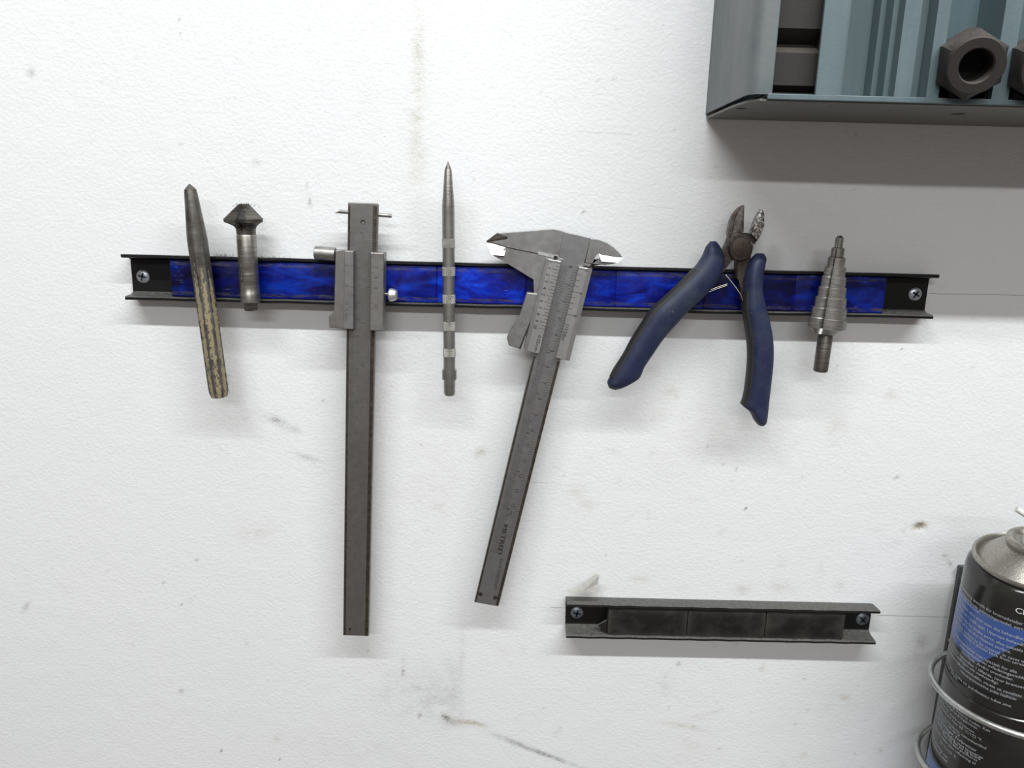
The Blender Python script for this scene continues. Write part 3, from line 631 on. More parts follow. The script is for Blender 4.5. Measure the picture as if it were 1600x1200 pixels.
# clamp pin end, cylinder knob, thumb screw, pointer pin
def xcyl(u0, u1, v0, v1, dep, rad, mat, name, prof=None, seg=28):
    a, b = P(u0, v0, dep), P(u1, v1, dep); d = (b-a).normalized(); e = d.orthogonal().normalized(); f = d.cross(e); bm = bmesh.new(); Ln = (b-a).length
    prof = prof or [(0, rad*.86), (.0004, rad), (Ln-.0004, rad), (Ln, rad*.86)]
    loft(bm, [[a+d*s+(e*math.cos(2*math.pi*k/seg)+f*math.sin(2*math.pi*k/seg))*q for k in range(seg)] for s, q in prof])
    return put(name, bm, mat, dg, smooth=True)
mm = mpp(570, 450, .018)
xcyl(492, 525, 395, 397.5, .0175, 10.6*mm, M['step_steel'], 'round_foot')
xcyl(600, 609, 459, 460, .0175, 2.3*mm, M['step_steel'], 'screw_stem')
xcyl(607, 622, 460.5, 461.3, .0175, 9*mm, M['bright'], 'thumb_screw', [(0, 8*mm), (.0006, 10*mm), (.0022, 10.5*mm), (.0030, 9.6*mm), (.0042, 9*mm), (.0052, 6*mm)], 12)
xcyl(530, 612, 330.5, 337.5, .0150, 2.9*mm, M['step_steel'], 'cross_pin')
a = P(522, 331.5, .0150); b = P(532, 330.8, .0150); bm = bmesh.new(); loft(bm, [[a+Vector((0, math.sin(t_)*.0001, -math.cos(t_)*.0001-.0006)) for t_ in [2*math.pi*k/12 for k in range(12)]], [b+Vector((0, math.sin(t_)*2.4*mm, math.cos(t_)*2.4*mm)) for t_ in [2*math.pi*k/12 for k in range(12)]]]); put('pin_tip', bm, M['step_steel'], dg, smooth=True)
def disc(parent, u, v, dep, r, mat, name, th=.00012, seg=20):
    c = P(u, v, dep); bm = bmesh.new(); loft(bm, [[(c.x+r*math.cos(t_), -dep-y_, c.z+r*math.sin(t_)) for t_ in [2*math.pi*k/seg for k in range(seg)]] for y_ in (0, th)]); return put(name, bm, mat, parent)
disc(dg, 567, 347, dF, .0013, M['black_hole'], 'hole_disc'); disc(dg, 567.2, 348, dF+.0001, .0009, M['step_steel'], 'hole_disc')  # dark discs paint the shade of small holes in the beam
disc(dg, 547, 983, dF, .0008, M['black_hole'], 'hole_disc')
DN = lambda a, b: (b-a).normalized()
# beam scale (mm left, inch right)
bm = bmesh.new()
A0, A1 = P(547.5, 363, dF), P(541, 900, dF); d = DN(A0, A1); pr = Vector((-d.z, 0, d.x)); pr = pr if pr.x > 0 else -pr
E0 = P(582, 363, dF); Ld = (A1-A0).length; y = -dF-.00003
for k in range(0, 205):
    p = A0+d*.001*k
    ln = .0038 if k % 10 == 0 else (.0031 if k % 5 == 0 else .0024); bar(bm, p, p+pr*ln, .00016, y)
for k in range(0, 125):
    p = E0+d*.0254/16*k; ln = .0036 if k % 16 == 0 else (.0029 if k % 4 == 0 else .0022); bar(bm, p-pr*.0002, p-pr*ln, .00016, y)
for k in range(0, 21): text_flat(bm, str(k), A0+pr*(.0052 if k else .0066)+d*.01*k+Vector((0, y+dF, 0)), d, pr, .0019, center=True)
for k in range(1, 8): text_flat(bm, str(k), A0+pr*.0086+d*(.0254*k+.0012)+Vector((0, y+dF, 0)), d, pr, .0019, center=True)
put('scale_marking', bm, M['faint_ink'], dg)
bm = bmesh.new(); y = -sF-.00014
for k in range(11):
    p = P(552, 415+k*6.6, sF+.0001); bar(bm, p, p-Vector((.0022 if k % 5 == 0 else .0014, 0, 0)), .00014, y)
for s_, v in (('0', 415), ('5', 447), ('10', 474), ('0.1mm', 492)): text_flat(bm, s_, P(541.5, v, sF+.0001)+Vector((0, -.00004, 0)), Vector((0, 0, -1)), Vector((1, 0, 0)), .0018, center=True)
put('vernier_marking', bm, M['faint_ink'], dg)
bm = bmesh.new()
for k in range(9):
    p = P(578.6, 418+k*8, sF); bar(bm, p, p+Vector((.0026 if k % 2 == 0 else .0016, 0, 0)), .00014, -sF-.00003+.0002)
for s_, v in (('0', 418), ('4', 434), ('8', 450), ('in', 478)): text_flat(bm, s_, P(588, v, sF-.0002)+Vector((0, -.00004, 0)), Vector((0, 0, -1)), Vector((1, 0, 0)), .0018, center=True)
put('vernier_marking', bm, M['faint_ink'], dg)

# ------------------------------------------------------------------ scriber
dep = .013+.0035
top, bot = (700, 251.5), (702.5, 618); fr, L, m = axis_frame(top, bot, dep); S = sfun(top, bot, dep)
scr = thing('scriber', 'slim grey steel scriber with knurled bands, point upwards', 'scriber', fr)
bm = lathe([(S(264.5), 4.6*m), (S(261), 3.6*m), (S(252), .25*m)], 20); put('point', bm, M['dark_turned'], scr, world=False, smooth=True)
prof = [(S(324), 9.6*m), (S(322), 9.5*m), (S(266), 5.5*m), (S(264.5), 5*m)]; bm = lathe(prof, 32); put('tapered_nose', bm, M['step_steel'], scr, world=False, smooth=True)
bands = [(373, 387), (417, 431), (460, 474), (502.5, 516), (544, 557)]
cuts = [324]+[x for b in bands for x in b]+[578]
bm = lathe([(0, 6*m), (.0005, 8*m), (S(613), 9.2*m), (S(578), 9.4*m), (S(450), 9.5*m), (S(324), 9.6*m)], 40)
put('barrel', bm, M['scribe_steel'], scr, world=False, smooth=True)
for a, b in bands:
    sa, sb = S(b), S(a); rows = 9; bm = bmesh.new()
    for i in range(rows):
        for k in range(22):
            th = 2*math.pi*(k+(i % 2)*.5)/22; s_ = sa+(sb-sa)*(i+.5)/rows; h = .00034; w_ = .00042
            c = Vector((9.4*m*math.sin(th), -9.4*m*math.cos(th), s_)); nn = Vector((math.sin(th), -math.cos(th), 0)); tt = Vector((math.cos(th), math.sin(th), 0))
            q = [bm.verts.new(x) for x in (c+tt*w_, c+Vector((0, 0, w_)), c-tt*w_, c-Vector((0, 0, w_)))]; e = bm.verts.new(c+nn*h)
            for j in range(4): bm.faces.new((q[j], q[(j+1) % 4], e))
    put('knurled_band', bm, M['knurl_tip'], scr, world=False)
for sg in (-1, 1):
    bm = boxbm((sg*9.6*m, 0, (S(577)+S(593))/2), (.0011, .0036, S(577)-S(593)), None, .0003); put('clip_tab', bm, M['step_steel'], scr, world=False)

# ------------------------------------------------------------------ vernier caliper
bb = P(760, 945, .0175)
cal = thing('vernier_caliper', 'grey vernier caliper hanging tilted with its jaws at the top', 'caliper', (bb.x, -.0175, bb.z))
bF = .0182
put('beam', prism([(879.5, 361.5), (923, 371.5), (919, 385), (871.4, 580), (779, 948), (741, 941), (827, 580), (872, 400)], bF, .0148, .0003, 2), M['beam_steel'], cal)
put('left_groove', prism([(834, 556), (836.6, 556.5), (744.5, 940), (742, 939.5)], bF+.00005, bF-.0004), M['edge_brown'], cal)
put('right_groove', prism([(870.6, 564), (875.2, 565), (778.5, 945.5), (774.5, 945)], bF+.00005, bF-.0004), M['edge_brown'], cal)
jF = .0190
put('fixed_jaw', prism([(762, 376.5), (776.5, 364.5), (865, 358), (881, 361.5), (873, 399), (840, 395), (790, 384.7)], jF-.0006, .0135, .0002, 2), M['steel_grey'], cal)
put('jaw_parting', prism([(790, 385.0), (841, 395.6), (841, 396.6), (790, 386.2)], .0192, .0184), M['ink'], cal)
put('slot_bottom', prism([(911, 404), (927, 407), (925, 418), (908, 414.5)], .0168, .0150), M['edge_brown'], cal)
put('inside_jaw', prism([(922, 372), (937, 375.2), (948, 379), (958, 385.5), (967, 394), (973, 402.5), (966, 403), (940, 397), (934, 394.5), (930, 402), (926, 412), (914, 410)], jF-.0008, .0135, .0004, 2), M['steel_grey'], cal)
# knife-edge bevels; bright up-facing and dark down-facing tones paint the light
def facet(parent, pts, mat, name, back=.0136):
    """flat facet whose corners lie at given depths, with a body behind"""
    bm = bmesh.new(); f = [bm.verts.new(P(u, v, d_)) for u, v, d_ in pts]; b = [bm.verts.new((x.co.x, -back, x.co.z)) for x in f]; n = len(f)
    bm.faces.new(f); bm.faces.new(b[::-1])
    for i in range(n): bm.faces.new((f[i], b[i], b[(i+1) % n], f[(i+1) % n]))
    return put(name, bm, mat, parent)
facet(cal, [(759.5, 377, .0188), (777, 364, .0192), (793, 370, .0192), (791, 385.5, .0156)], M['jaw_dark'], 'jaw_bevel', .0150)
put('sliding_jaw', prism([(791, 386), (840, 396), (872, 402), (880, 405), (878, 411), (846, 545), (833, 548.5), (822, 547), (834.5, 458), (834.6, 436), (786.5, 408), (768, 398)], jF-.0002, .0130, .0004, 2), M['steel_grey'], cal)
facet(cal, [(759.5, 377.5, .0176), (791, 386, .0176), (787.5, 399.8, .0206), (768, 398, .0206)], M['bright'], 'jaw_bevel', .0145)
put('relief_gap', prism([(840.5, 394), (844, 394), (871, 399.5), (872, 402.5), (868, 403.5), (841, 397.5)], jF+.0001, jF-.0006), M['bright'], cal)
disc(cal, 868, 402.5, jF+.0001, .0011, M['black_hole'], 'relief_hole')
sF = .0216
put('slider', prism([(853, 404), (876.5, 408), (877.5, 411), (842.5, 553.5), (822, 548.5), (818, 546)], sF, .0130, .0004, 2), M['vernier_steel'], cal)
put('slider_shoulder', prism([(853, 404.5), (858, 405.5), (824, 548.5), (818, 546.5), (845, 440)], sF+.0001, sF-.0006), M['slider_steel2'], cal)
put('slider', prism([(904.5, 416.5), (925.7, 420), (890, 564), (868, 559.5)], sF, .0130, .0004, 2), M['vernier_steel'], cal)
put('slider_edge', prism([(918.5, 419), (925.5, 420.3), (890, 563.5), (883, 562)], sF+.0001, sF-.0006), M['slider_steel2'], cal)
put('slider_back', prism([(860, 410), (920, 422), (886, 558), (835, 548)], .0147, .0130), M['steel_grey'], cal)
put('inside_jaw', prism([(910, 409), (926, 412.5), (946, 414), (957, 412.5), (964, 410.5), (974, 403.5), (941, 398), (937, 405), (930, 405), (921, 417), (908, 414)], jF-.0012, .0132, .0003), M['steel_grey'], cal)
facet(cal, [(934, 393.5, .0176), (942, 397, .0176), (974, 403.2, .0180), (965, 410.5, .0200), (940, 408.5, .0200)], M['bright'], 'jaw_bevel', .0145)
put('thumb_grip', prism([(823, 457), (841.5, 458.5), (829, 500), (812, 545.5), (795, 540), (792, 529), (797.5, 517), (808, 503), (813, 490)], sF-.0010, .0140, .0006, 2), M['steel_grey'], cal)
put('grip_groove', prism([(829, 500), (830.5, 500.5), (813.5, 545.8), (811.5, 545.3)], sF-.0008, sF-.0016), M['ink'], cal)
disc(cal, 750.7, 928.4, bF, .0014, M['ink'], 'hole_disc'); disc(cal, 773.8, 933.8, bF, .0014, M['ink'], 'hole_disc')  # dark discs paint the shade of the two end holes
disc(cal, 750.7, 928.4, bF+.0001, .0009, M['edge_brown'], 'hole_disc'); disc(cal, 773.8, 933.8, bF+.0001, .0009, M['edge_brown'], 'hole_disc')
# markings
bm = bmesh.new(); y = -bF-.00003
A0, A1 = P(879.5, 412.5, bF), P(845, 553.5, bF); d = (P(760, 920, bF)-P(897, 372, bF)).normalized()
pr = Vector((-d.z, 0, d.x)); pr = pr if pr.x > 0 else -pr
def on(p, dd=bF): return Vector((p.x, y, p.z))
m0 = P(879.3, 414.5, bF); e0 = P(903, 418.5, bF)
for k in range(0, 184):
    q = m0+d*.001*k+(pr*-.0008 if k > 52 else Vector()); ln = (.0052 if k % 10 == 0 else (.0044 if k % 5 == 0 else .0034))+(.0008 if k > 52 else 0)
    bar(bm, on(q), on(q+pr*ln), .00016, y)
for k in range(0, 110):
    q = e0+d*.0254/16*k+(pr*.0012 if k > 32 else Vector()); ln = .0040 if k % 16 == 0 else (.0034 if k % 4 == 0 else .0026)
    bar(bm, on(q), on(q-pr*ln), .00016, y)
for k in range(0, 16): text_flat(bm, str(k), on(m0+pr*(.0062 if k else .0046)+d*(.01*k+(.0002 if k else -.0001))), d, pr, .0021, center=True)
for k in range(1, 7): text_flat(bm, str(k), on(e0-pr*.0048+d*(.0254*k+.0014)), d, pr, .0021, center=True)
text_flat(bm, 'cm', on(m0+pr*.0062+d*.1555), d, pr, .0018, center=True); text_flat(bm, 'in', on(e0-pr*.0045+d*.1575), d, pr, .0018, center=True)
put('scale_marking', bm, M['ink'], cal)
bm = bmesh.new(); a, b = P(792.5, 820, bF), P(782.5, 866, bF); dd = (b-a).normalized(); pp = Vector((-dd.z, 0, dd.x)); pp = pp if pp.x > 0 else -pp
for off in (0, .00014, .00028, .00042): text_flat(bm, 'METRED', Vector((a.x, y-off*.05, a.z))-pp*.0022+dd*off+pp*off*.35, dd, pp, .0027, width=(b-a).length)
a, b = P(784.5, 873, bF), P(774.5, 922, bF); text_flat(bm, 'INOX HARDENED', on(a)-pp*.0014, (b-a).normalized(), pp, .0020, width=(b-a).length)
put('maker_lettering', bm, M['ink'], cal)
bm = bmesh.new(); y = -sF-.00012; v0, v1 = P(877, 412, sF), P(848, 531, sF); dv = (v1-v0).normalized(); LV = .039
for k in range(21):
    q = v0+dv*(LV*k/20); bar(bm, Vector((q.x, y, q.z)), Vector((q.x, y, q.z))-pr*(.0040 if k % 2 == 0 else .0026), .00017, y)
for k in range(11): text_flat(bm, str(k), Vector((v0.x, y, v0.z))-pr*.0060+dv*(LV*k/10), d, pr, .0019, center=True)
a, b = P(843, 524, sF), P(836.5, 549, sF); text_flat(bm, '0.05mm', Vector((a.x, y, a.z))-pr*.0008, (b-a).normalized(), pr, .0020, width=(b-a).length)
v0 = P(903.5, 419.5, sF)
for k in range(9):
    q = v0+dv*(.0268*k/8); bar(bm, Vector((q.x, y, q.z)), Vector((q.x, y, q.z))+pr*(.0038 if k % 4 == 0 else .0025), .00017, y)
for i, s_ in enumerate('048'): text_flat(bm, s_, Vector((v0.x, y, v0.z))+pr*.0050+dv*(.0134*i), d, pr, .0021, center=True)
a, b = P(886, 507, sF), P(879.5, 532, sF); text_flat(bm, '1/128in', Vector((a.x, y, a.z))-pr*.0010, (b-a).normalized(), pr, .0022, width=(b-a).length)
put('vernier_marking', bm, M['ink'], cal)

# ------------------------------------------------------------------ side cutters
pb = P(1150, 660, .02)
pl = thing('side_cutters', 'diagonal side cutters with worn dark blue handles', 'pliers', (pb.x, -.02, pb.z))
def limb(secs, name, mat, sup=2.4, seg=28, crease=0):
    """secs: (uL, vL, uR, vR, thickness, centre depth)"""
    bm = bmesh.new(); rings = []
    pts = []
    for uL, vL, uR, vR, th, dc in secs: pts.append((P(uL, vL, dc), P(uR, vR, dc), th, dc))
    # resample smoothly (Catmull-Rom)
    def cr(p0, p1, p2, p3, t): return .5*((2*p1)+(-p0+p2)*t+(2*p0-5*p1+4*p2-p3)*t*t+(-p0+3*p1-3*p2+p3)*t**3)
    out = []; n = len(pts)
    for i in range(n-1):
        q = [pts[max(i-1, 0)], pts[i], pts[i+1], pts[min(i+2, n-1)]]
        for k in range(5):
            t = k/5; out.append([cr(*[x[j] for x in q], t) for j in range(4)])
    out.append(list(pts[-1]))
    for L_, R_, th, dc in out:
        c = (L_+R_)/2; hx = (R_-L_)/2; ring = []
        for k in range(seg):
            a = 2*math.pi*k/seg; ca, sa = math.cos(a), math.sin(a)
            ex = math.copysign(abs(ca)**(2/sup), ca); ey = math.copysign(abs(sa)**(2/sup), sa)
            ridge = crease*th*max(0, 1-abs(ex+.35)/.9) if ey > 0 else 0
            ring.append(c+hx*ex+Vector((0, -1, 0))*(th/2*ey+ridge))
        rings.append(ring)
    loft(bm, rings); return put(name, bm, mat, pl, smooth=True, sharp=60)
HL = [(1110, 377, 1119, 377, .003, .0205), (1103, 386, 1127.5, 390, .0085, .0208), (1097, 400, 1131, 408, .0105, .0212), (1084, 419, 1124, 434, .0115, .0215), (1062, 441, 1104, 459, .0118, .0217),
      (1040, 462, 1082, 479, .0118, .0218), (1019, 481, 1057, 506, .0116, .0218), (1003, 504, 1037, 529, .0114, .0216), (987, 529, 1021, 552, .0110, .0214), (974, 553, 1007, 573, .0108, .0212), (960, 575, 1000, 589, .0106, .0212),
      (953, 588, 989, 597.5, .0102, .0212), (949, 597, 972, 606, .009, .0212), (951, 605, 961, 609, .004, .0210)]
put_h = limb(HL, 'handle', M['handle'], crease=.10)
HR = [(1181, 396, 1193, 396, .003, .0205), (1174, 404, 1197, 403, .0080, .0208), (1168, 415, 1195.5, 412, .0100, .0212), (1163.5, 433, 1192, 430, .0112, .0215), (1162, 455, 1191.5, 455, .0116, .0216), (1160, 480, 1196, 478, .0118, .0217),
      (1164.5, 508, 1203, 505, .0118, .0218), (1168, 535, 1207.5, 533, .0118, .0218), (1169, 560, 1208, 562, .0116, .0216), (1166.5, 590, 1205.5, 590, .0112, .0215), (1162.5, 618, 1202.5, 617, .0108, .0213), (1158, 631, 1200.5, 636, .0104, .0212),
      (1171, 643, 1199, 649, .0098, .0212), (1178, 656, 1197, 660, .008, .0212), (1184, 663.5, 1193, 665, .004, .0210)]
limb(HR, 'handle', M['handle'], crease=.10)
def flank(secs, f0, f1, kt, dz):
    out = []
    for uL, vL, uR, vR, th, dc in secs: out.append((uL+(uR-uL)*f0, vL+(vR-vL)*f0, uL+(uR-uL)*f1, vL+(vR-vL)*f1, th*kt, dc+dz))
    return out
limb(flank(HL[3:12], -.02, .44, .86, .0003), 'grip_flank', M['handle_dark'])
o_ = limb(flank(HR[4:12], -.02, .30, .84, .0002), 'grip_flank', M['handle_dark'])
put('blade', prism([(1163.3, 320.5), (1162.2, 362), (1152, 364.5), (1144.5, 366), (1148, 345), (1153.5, 331), (1159, 324)], .0204, .0150, .00035, 2), M['jaw_dark'], pl, smooth=True)
put('blade_flank', prism([(1162.5, 320.5), (1152, 330), (1146, 347), (1144.5, 371), (1139, 372), (1137.3, 366), (1139, 356), (1141.5, 345), (1145, 337), (1150, 330), (1156, 324)], .0192, .0148, .0003, 2), M['jaw_dark'], pl)
put('blade', prism([(1190, 327), (1193, 329), (1195, 336), (1195, 352), (1190, 366), (1183.5, 377), (1173, 365.5), (1178, 351), (1183.5, 337)], .0200, .0150, .0007, 3), M['jaw_scaled'], pl, smooth=True)
put('blade_root', prism([(1166, 364), (1173, 364.5), (1183.5, 375.5), (1180, 381.5), (1174, 380), (1160, 370)], .0180, .0140, .0005), M['rust'], pl)
# joint: round boss and the two tangs
put('joint', prism([(1144, 367), (1150, 363.5), (1156.7, 362.3), (1166.7, 364.5), (1174, 369), (1178, 377), (1177.5, 388), (1174, 401), (1166, 407), (1157, 408.5), (1147, 407), (1140, 396), (1139, 380)], .0225, .0132, .0012, 3), M['rust'], pl, smooth=True)
c = P(1159.5, 386.5, .0225); bm = bmesh.new(); loft(bm, [[(c.x+r_*math.cos(t_), -.0225-y_, c.z+r_*math.sin(t_)) for t_ in [2*math.pi*k/32 for k in range(32)]] for r_, y_ in ((.0056, -.001), (.0056, .0003), (.0050, .0006))]); put('pivot', bm, M['rust'], pl, smooth=True)
put('joint_edge', prism([(1169, 376), (1173, 377), (1176.5, 381), (1175, 384.5), (1172, 385)], .0226, .0222), M['steel_grey'], pl)
put('tang', prism([(1140, 374), (1145, 380), (1149, 402), (1143.5, 408), (1125, 432), (1118, 440), (1117, 420), (1131, 392)], .0200, .0132, .0008, 2), M['rust'], pl)
put('tang', prism([(1157, 404), (1174, 400), (1172.5, 410), (1165, 419), (1163.5, 440), (1164, 470), (1160, 470), (1156.5, 437), (1151.5, 436), (1152, 408)], .0200, .0132, .0008, 2), M['rust'], pl)
bm = bmesh.new(); tube(bm, [P(1088, 461.5, .0225), P(1100, 457, .0220), P(1120, 449, .0215), P(1136.5, 443.5, .0215)], .00022, 8)
tube(bm, [P(1090, 463, .0225), P(1102, 458.5, .0220), P(1121, 451, .0215), P(1136, 446, .0215)], .00016, 8); put('spring_wire', bm, M['wire'], pl, smooth=True)
bm = bmesh.new(); tube(bm, [P(1133.8, 429, .0215), P(1137, 433, .0218), P(1148, 447, .0220), P(1157.5, 460, .0222), P(1160.5, 470, .0222), P(1161.5, 480, .0215)], .00028, 8); put('spring_wire', bm, M['wire'], pl, smooth=True)

# ------------------------------------------------------------------ step drill
dep = .0130+.0096
top, bot = (1312.7, 367.5), (1281.8, 580.5); fr, L, m = axis_frame(top, bot, dep); S = sfun(top, bot, dep)
sd = thing('step_drill', 'conical stepped steel drill bit, rightmost tool on the long rail', 'drill bit', fr)
prof = [(S(521), 17*m), (S(520.5), 19*m), (S(512.5), 27.5*m)]
vv = [512, 496, 480.5, 464, 448, 432, 416, 401, 386.5]; rr = [28.5, 26.2, 23.4, 20.8, 18.2, 15.8, 12.8, 9.6, 6.2]
for i in range(8):
    prof += [(S(vv[i]), rr[i]*m*1.0), (S(vv[i+1]+1.4), rr[i]*m*.985), (S(vv[i+1]), rr[i+1]*m)]
prof += [(S(386), 6.0*m), (S(372), 5.8*m), (S(368), 2.5*m), (S(367.6), .4*m)]
def fl(th, s, q):
    k = 1.0
    if s < S(518): return q
    for c in (-.62, -.62+math.pi):
        d = (th-c+math.pi) % (2*math.pi)-math.pi
        if -.95 < d <= 0: k = min(k, .40+.60*(-d/.95)**1.2)
    return q*k
bm = lathe(prof, 120, fl); put('stepped_cone', bm, M['step_steel'], sd, world=False, smooth=True, sharp=12)
bm = lathe([(0, 9.6*m), (.0006, 11.2*m), (S(526), 11.4*m), (S(524), 10.6*m), (S(520), 10.6*m)], 36); put('shank', bm, M['dark_turned'], sd, world=False, smooth=True)

# ------------------------------------------------------------------ iron filings on the long rail
rnd = random.Random(7); bm = bmesh.new()
def lip(u, depj=.0125):
    p = P(u, 400, .0125); return Vector((p.x, -rnd.uniform(.009, depj), rz(u, 0)+.0001))
spikes(bm, [lip(u) for u in [rnd.gauss(345, 12) for _ in range(45)]], .0005, .0035, .00012, rnd, (0, 0, 1))
spikes(bm, [lip(u) for u in [rnd.gauss(415, 14) for _ in range(60)]], .0004, .0018, .00012, rnd, (0, -.2, 1))
spikes(bm, [lip(u) for u in [rnd.uniform(200, 1460) for _ in range(170)]], .0002, .0008, .00014, rnd, (0, 0, 1))
spikes(bm, [Vector((P(u, 410, .0125).x, -.0130, rz(u, 0)-.0012)) for u in [rnd.gauss(1005, 14) for _ in range(70)]], .0003, .0010, .00014, rnd)
spikes(bm, [Vector((P(u, 410, .0105).x, -.0106, rz(u, rnd.choice((.13, .86)))+rnd.gauss(0, .0003))) for u in [rnd.uniform(270, 1380) for _ in range(260)]], .0002, .0006, .00014, rnd)
f_ = put('iron_filings', bm, M['filings']); o0 = Vector((P(345, 400, .012).x, -.012, rz(345, 0)))
for v in f_.data.vertices: v.co -= o0
f_.location = o0; tag(f_, 'dark iron filings bristling along the lip of the long rail', 'filings', kind='stuff')
bm = bmesh.new(); spikes(bm, [P(rnd.gauss(357, 1.5), rnd.uniform(585, 617), .0190) for _ in range(40)], .0003, .0013, .0001, rnd); put('clinging_swarf', bm, M['filings'], punch, kind='stuff')

# ------------------------------------------------------------------ spray can in its wall holder
cax = Vector((-.0508, -.1149, 1)).normalized(); c0 = Vector((.2999, -.0576, -.24)); RC = .0328
yv = Vector((0, 1, 0)); yv = (yv-cax*yv.dot(cax)).normalized(); xv = yv.cross(cax)
can_fr = Matrix.Translation(c0) @ Matrix((xv, yv, cax)).transposed().to_4x4()
can_base = Matrix.Translation(c0-cax*.150) @ Matrix((xv, yv, cax)).transposed().to_4x4(); OF = .150
can = thing('spray_can', 'black and blue spray can with grey metal cone top, leaning in its wire holder', 'can', can_base)
def cl(prof, seg=64): return lathe([(s+OF, r) for s, r in prof], seg)
put('body', cl([(-.128, RC*.9), (-.127, RC), (-.0335, RC), (-.0330, RC-.0007), (-.0318, RC-.0007), (-.0312, RC), (.040, RC), (.0440, RC-.0006), (.0470, RC-.0024), (.0478, RC-.0038)]), M['can_black'], can, world=False, smooth=True, sharp=40)
put('rim', cl([(.0478, .0285), (.0478, .0292), (.0484, .0302), (.0500, .0307), (.0516, .0303), (.0522, .0295), (.0518, .0288), (.0500, .0284), (.0485, .0284)]), M['can_metal'], can, world=False, smooth=True, sharp=60)
put('cone_top', cl([(.0478, .0290), (.0484, .0283), (.0490, .0278), (.0505, .0262), (.0540, .0225), (.0580, .0180), (.0600, .0150)]), M['can_metal'], can, world=False, smooth=True, sharp=60)
put('valve_collar', cl([(.0590, .0148), (.0605, .0152), (.0625, .0158), (.0642, .0154), (.0650, .0143), (.0648, .0128), (.0630, .0115), (.0622, .0100), (.0622, .0005)]), M['can_metal'], can, world=False, smooth=True, sharp=60)
put('nozzle', cl([(.0622, .0078), (.0680, .0076), (.0720, .0068), (.0800, .0060), (.0812, .0045)], 32), M['nozzle'], can, world=False, smooth=True)
tip = P(1588, 795, .062); e = can_base @ Vector((0, 0, .0735+OF))
bm = bmesh.new(); tube(bm, [e, e.lerp(tip, .5), tip], .0016, 16); put('nozzle_spout', bm, M['nozzle'], can, smooth=True)
def on_can(u, v, rad=RC):
    """(theta, s) where the pixel's ray meets the can"""
    inv = can_fr.inverted(); o_ = inv @ CAM; q = DIR + RT*((u-800)/F) - UP*((v-600)/F); dd = (inv.to_3x3() @ q)
    a = dd.x**2+dd.y**2; b = 2*(o_.x*dd.x+o_.y*dd.y); c = o_.x**2+o_.y**2-rad**2; disc_ = b*b-4*a*c
    if disc_ < 0: t_ = -b/(2*a)
    else: t_ = (-b-math.sqrt(disc_))/(2*a)
    p = o_+dd*t_; return math.atan2(p.x, -p.y), p.z
def patch(cols, rad):
    """label print: columns (theta, s_low, s_high) wrapped on the can"""
    bm = bmesh.new(); prev = None
    for th, a, b in cols:
        cur = [bm.verts.new((rad*math.sin(th), -rad*math.cos(th), s_+OF)) for s_ in (a, b)]
        if prev: bm.faces.new((prev[0], cur[0], cur[1], prev[1]))
        prev = cur
    return bm
thK, sK = on_can(1528, 1036); thE, sE = on_can(1600, 1003); sTop = on_can(1550, 966)[1]
slope = (sE-sK)/(thE-thK); cols = []
for k in range(80):
    th = -2.4+k*.05
    lo = sK if th < thK else sK+slope*(th-thK)
    if lo >= sTop: break
    cols.append((th, lo, sTop))
put('label_panel', patch(cols, RC+.00006), M['can_blue'], can, world=False, smooth=True, label='blue printed band')
thA, sA = on_can(1452, 1165); thB, sB = on_can(1484, 1198)
cols = [(-2.4+k*.05, sA-.06, sA) for k in range(80) if -2.4+k*.05 < thB-.02]; put('label_panel', patch(cols, RC+.00006), M['can_blue'], can, world=False, smooth=True, label='lower blue printed band')
def can_text(bm, s, u, v, h, right=True, bold=False, maxleft=-2.2):
    """line of print whose right end (or left end) sits at a pixel"""
    th, s0 = on_can(u, v); vs, fs = text_geo(s); k = h/.70; w_ = max(x for x, _ in vs)*k; rad = RC+.00012
    for off in ((0, .00008) if bold else (0,)):
        nv = []
        for x, y_ in vs:
            a = th+((x*k-w_) if right else x*k)/rad+off/rad; nv.append(bm.verts.new((rad*math.sin(a), -rad*math.cos(a), s0+y_*k+OF-h/2)))
        for f in fs:
            if all(nv[i].co.z > -1 for i in f):
                try: bm.faces.new([nv[i] for i in f])
                except ValueError: pass
bm = bmesh.new(); H = .00185
for s_, u, v in [('Instantavfettning speciellt för bromsdetaljer', 1599, 975), ('Är ett instantverkande avfettningsmedel, som', 1599, 983), ('löser och avdunstar.', 1532, 958),
        ('Spruta på detaljen eller ytan som ska behandlas. Skölj', 1620, 1003), ('innan fordonet tas i trafik igen. Upprepa behandlingen.', 1620, 1012),
        ('Instant degreaser, especially for brake parts, also suitable for', 1612, 1020), ('wiped off from the cleaned surface.', 1580, 1019), ('Spray totally onto surface to be treated. In cases where', 1618, 1037), ('before the vehicle is placed back from service', 1606, 1040),
        ('Avfetningsmiddel især/spesielt for alle', 1589, 1050), ('instantavfedtende avfedtningsmiddel', 1604, 1060), ('overflade. Andre urenheder.', 1584, 1062),
        ('som skal behandles. I tilfælde, hvor bremsede', 1606, 1075), ('Gentag behandlingen om nødvendigt.', 1561, 1068),
        ('Erityisesti jarruyksikkökohdille, mutta se soveltuu', 1596, 1087), ('rasvanpoistoaine joka haihtuu', 1588, 1092),
        ('Pinta, jonka on puhdistettu tulee aina', 1580, 1103), ('Heikosti syttyvä.', 1497, 1062)]:
    can_text(bm, s_, u, v, H)
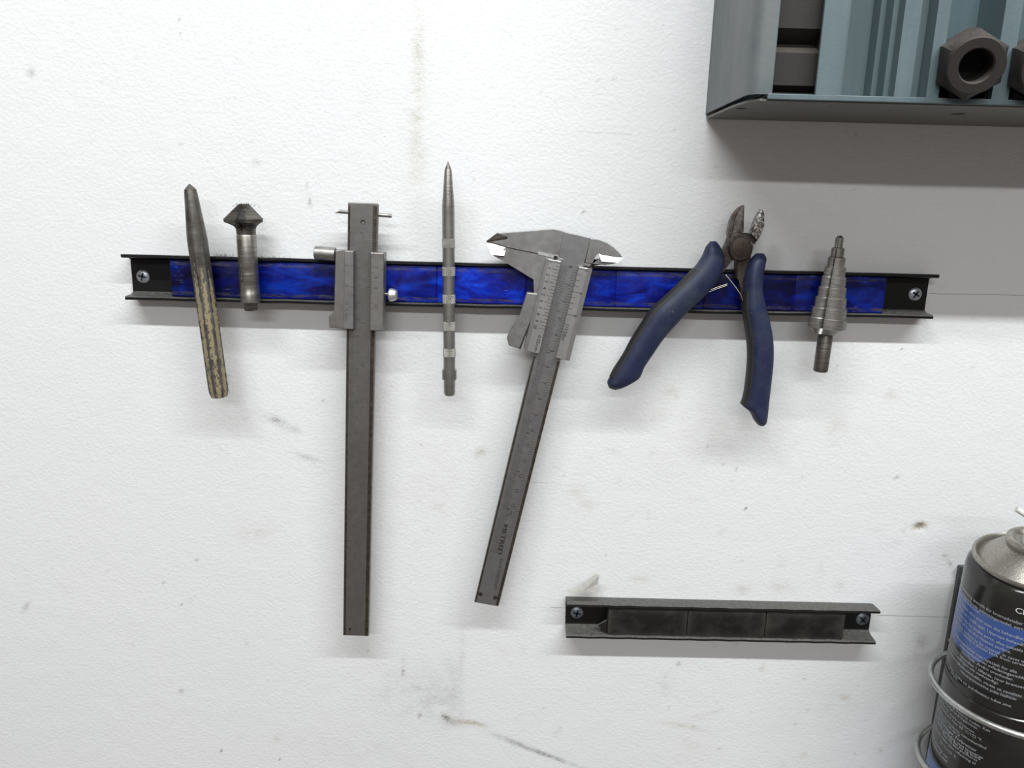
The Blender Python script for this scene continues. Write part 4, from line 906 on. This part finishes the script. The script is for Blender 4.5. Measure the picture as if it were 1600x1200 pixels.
for s_, u, v in [('Farligt vid förtäring, irriterar huden. Kan', 1547, 1142), ('ge allvarliga andningsbesvär.', 1529, 1139), ('Får inte utsättas för slutna utrymmen.', 1524, 1145), ('temperatur över 50 °C/122 °F.', 1535, 1157),
        ('Behållaren väl tillsluten, återförslutes, vattenhandled', 1541, 1169), ('Undvik inandning av ångor och sprut', 1500, 1150),
        ('Advarsel: Indånding, med langvarige', 1536, 1184), ('virkninger, hvis det sid og andre', 1532, 1186), ('hud. Må ikke punkteres', 1527, 1188), ('eller brændes, heller ikke udledning til', 1524, 1193), ('50 °C/122 °F.', 1495, 1184), ('Läs anvisning, och', 1481, 1184), ('medföljande, blad', 1480, 1190)]:
    can_text(bm, s_, u, v, H*.95)
can_text(bm, 'Faremeldinger. Forbrenner', 1526, 1173, H*1.05, bold=True)
put('small_print', bm, M['print'], can, world=False)
bm = bmesh.new(); can_text(bm, 'CL', 1586, 952, .0034, right=False, bold=True); put('large_lettering', bm, M['print_white'], can, world=False)
# holder
rc = Vector((.3034, -.0597, -.2758)); rc2 = Vector((.3097, -.0463, -.3385)); RR = .0444
hold = thing('wire_can_holder', 'wire ring holder fixed to the wall around the spray can', 'holder', (rc.x, 0, -.39))
for c_, r_ in ((rc, .0444), (rc2, .0434)):
    bm = bmesh.new(); tube(bm, [(c_.x+r_*math.cos(a), c_.y+r_*math.sin(a), c_.z) for a in [2*math.pi*k/72 for k in range(72)]], .0018, 12, True)
    put('ring', bm, M['galv'], hold, smooth=True)
x0 = P(1487.5, 960, .003).x; zt = P(1502, 885, .003).z
put('back_plate', boxbm(((x0+.3265)/2, -.0016, (zt-.39)/2), (.3265-x0, .0030, zt+.39), None, .0005), M['bracket'], hold)
bm = bmesh.new(); tube(bm, [(.296, -.0025, rc.z), (.296, -.0150, rc.z)], .0018, 10); tube(bm, [(.314, -.0025, rc.z), (.314, -.0160, rc.z)], .0018, 10)
put('ring_arm', bm, M['galv'], hold, smooth=True)
bm = bmesh.new(); tube(bm, [(.309, -.0025, -.382), (.309, -.030, -.3815), (.309, -.070, -.3815), (.309, -.084, -.376), (.309, -.0885, -.3385)], .0018, 10)
put('base_hook', bm, M['galv'], hold, smooth=True)
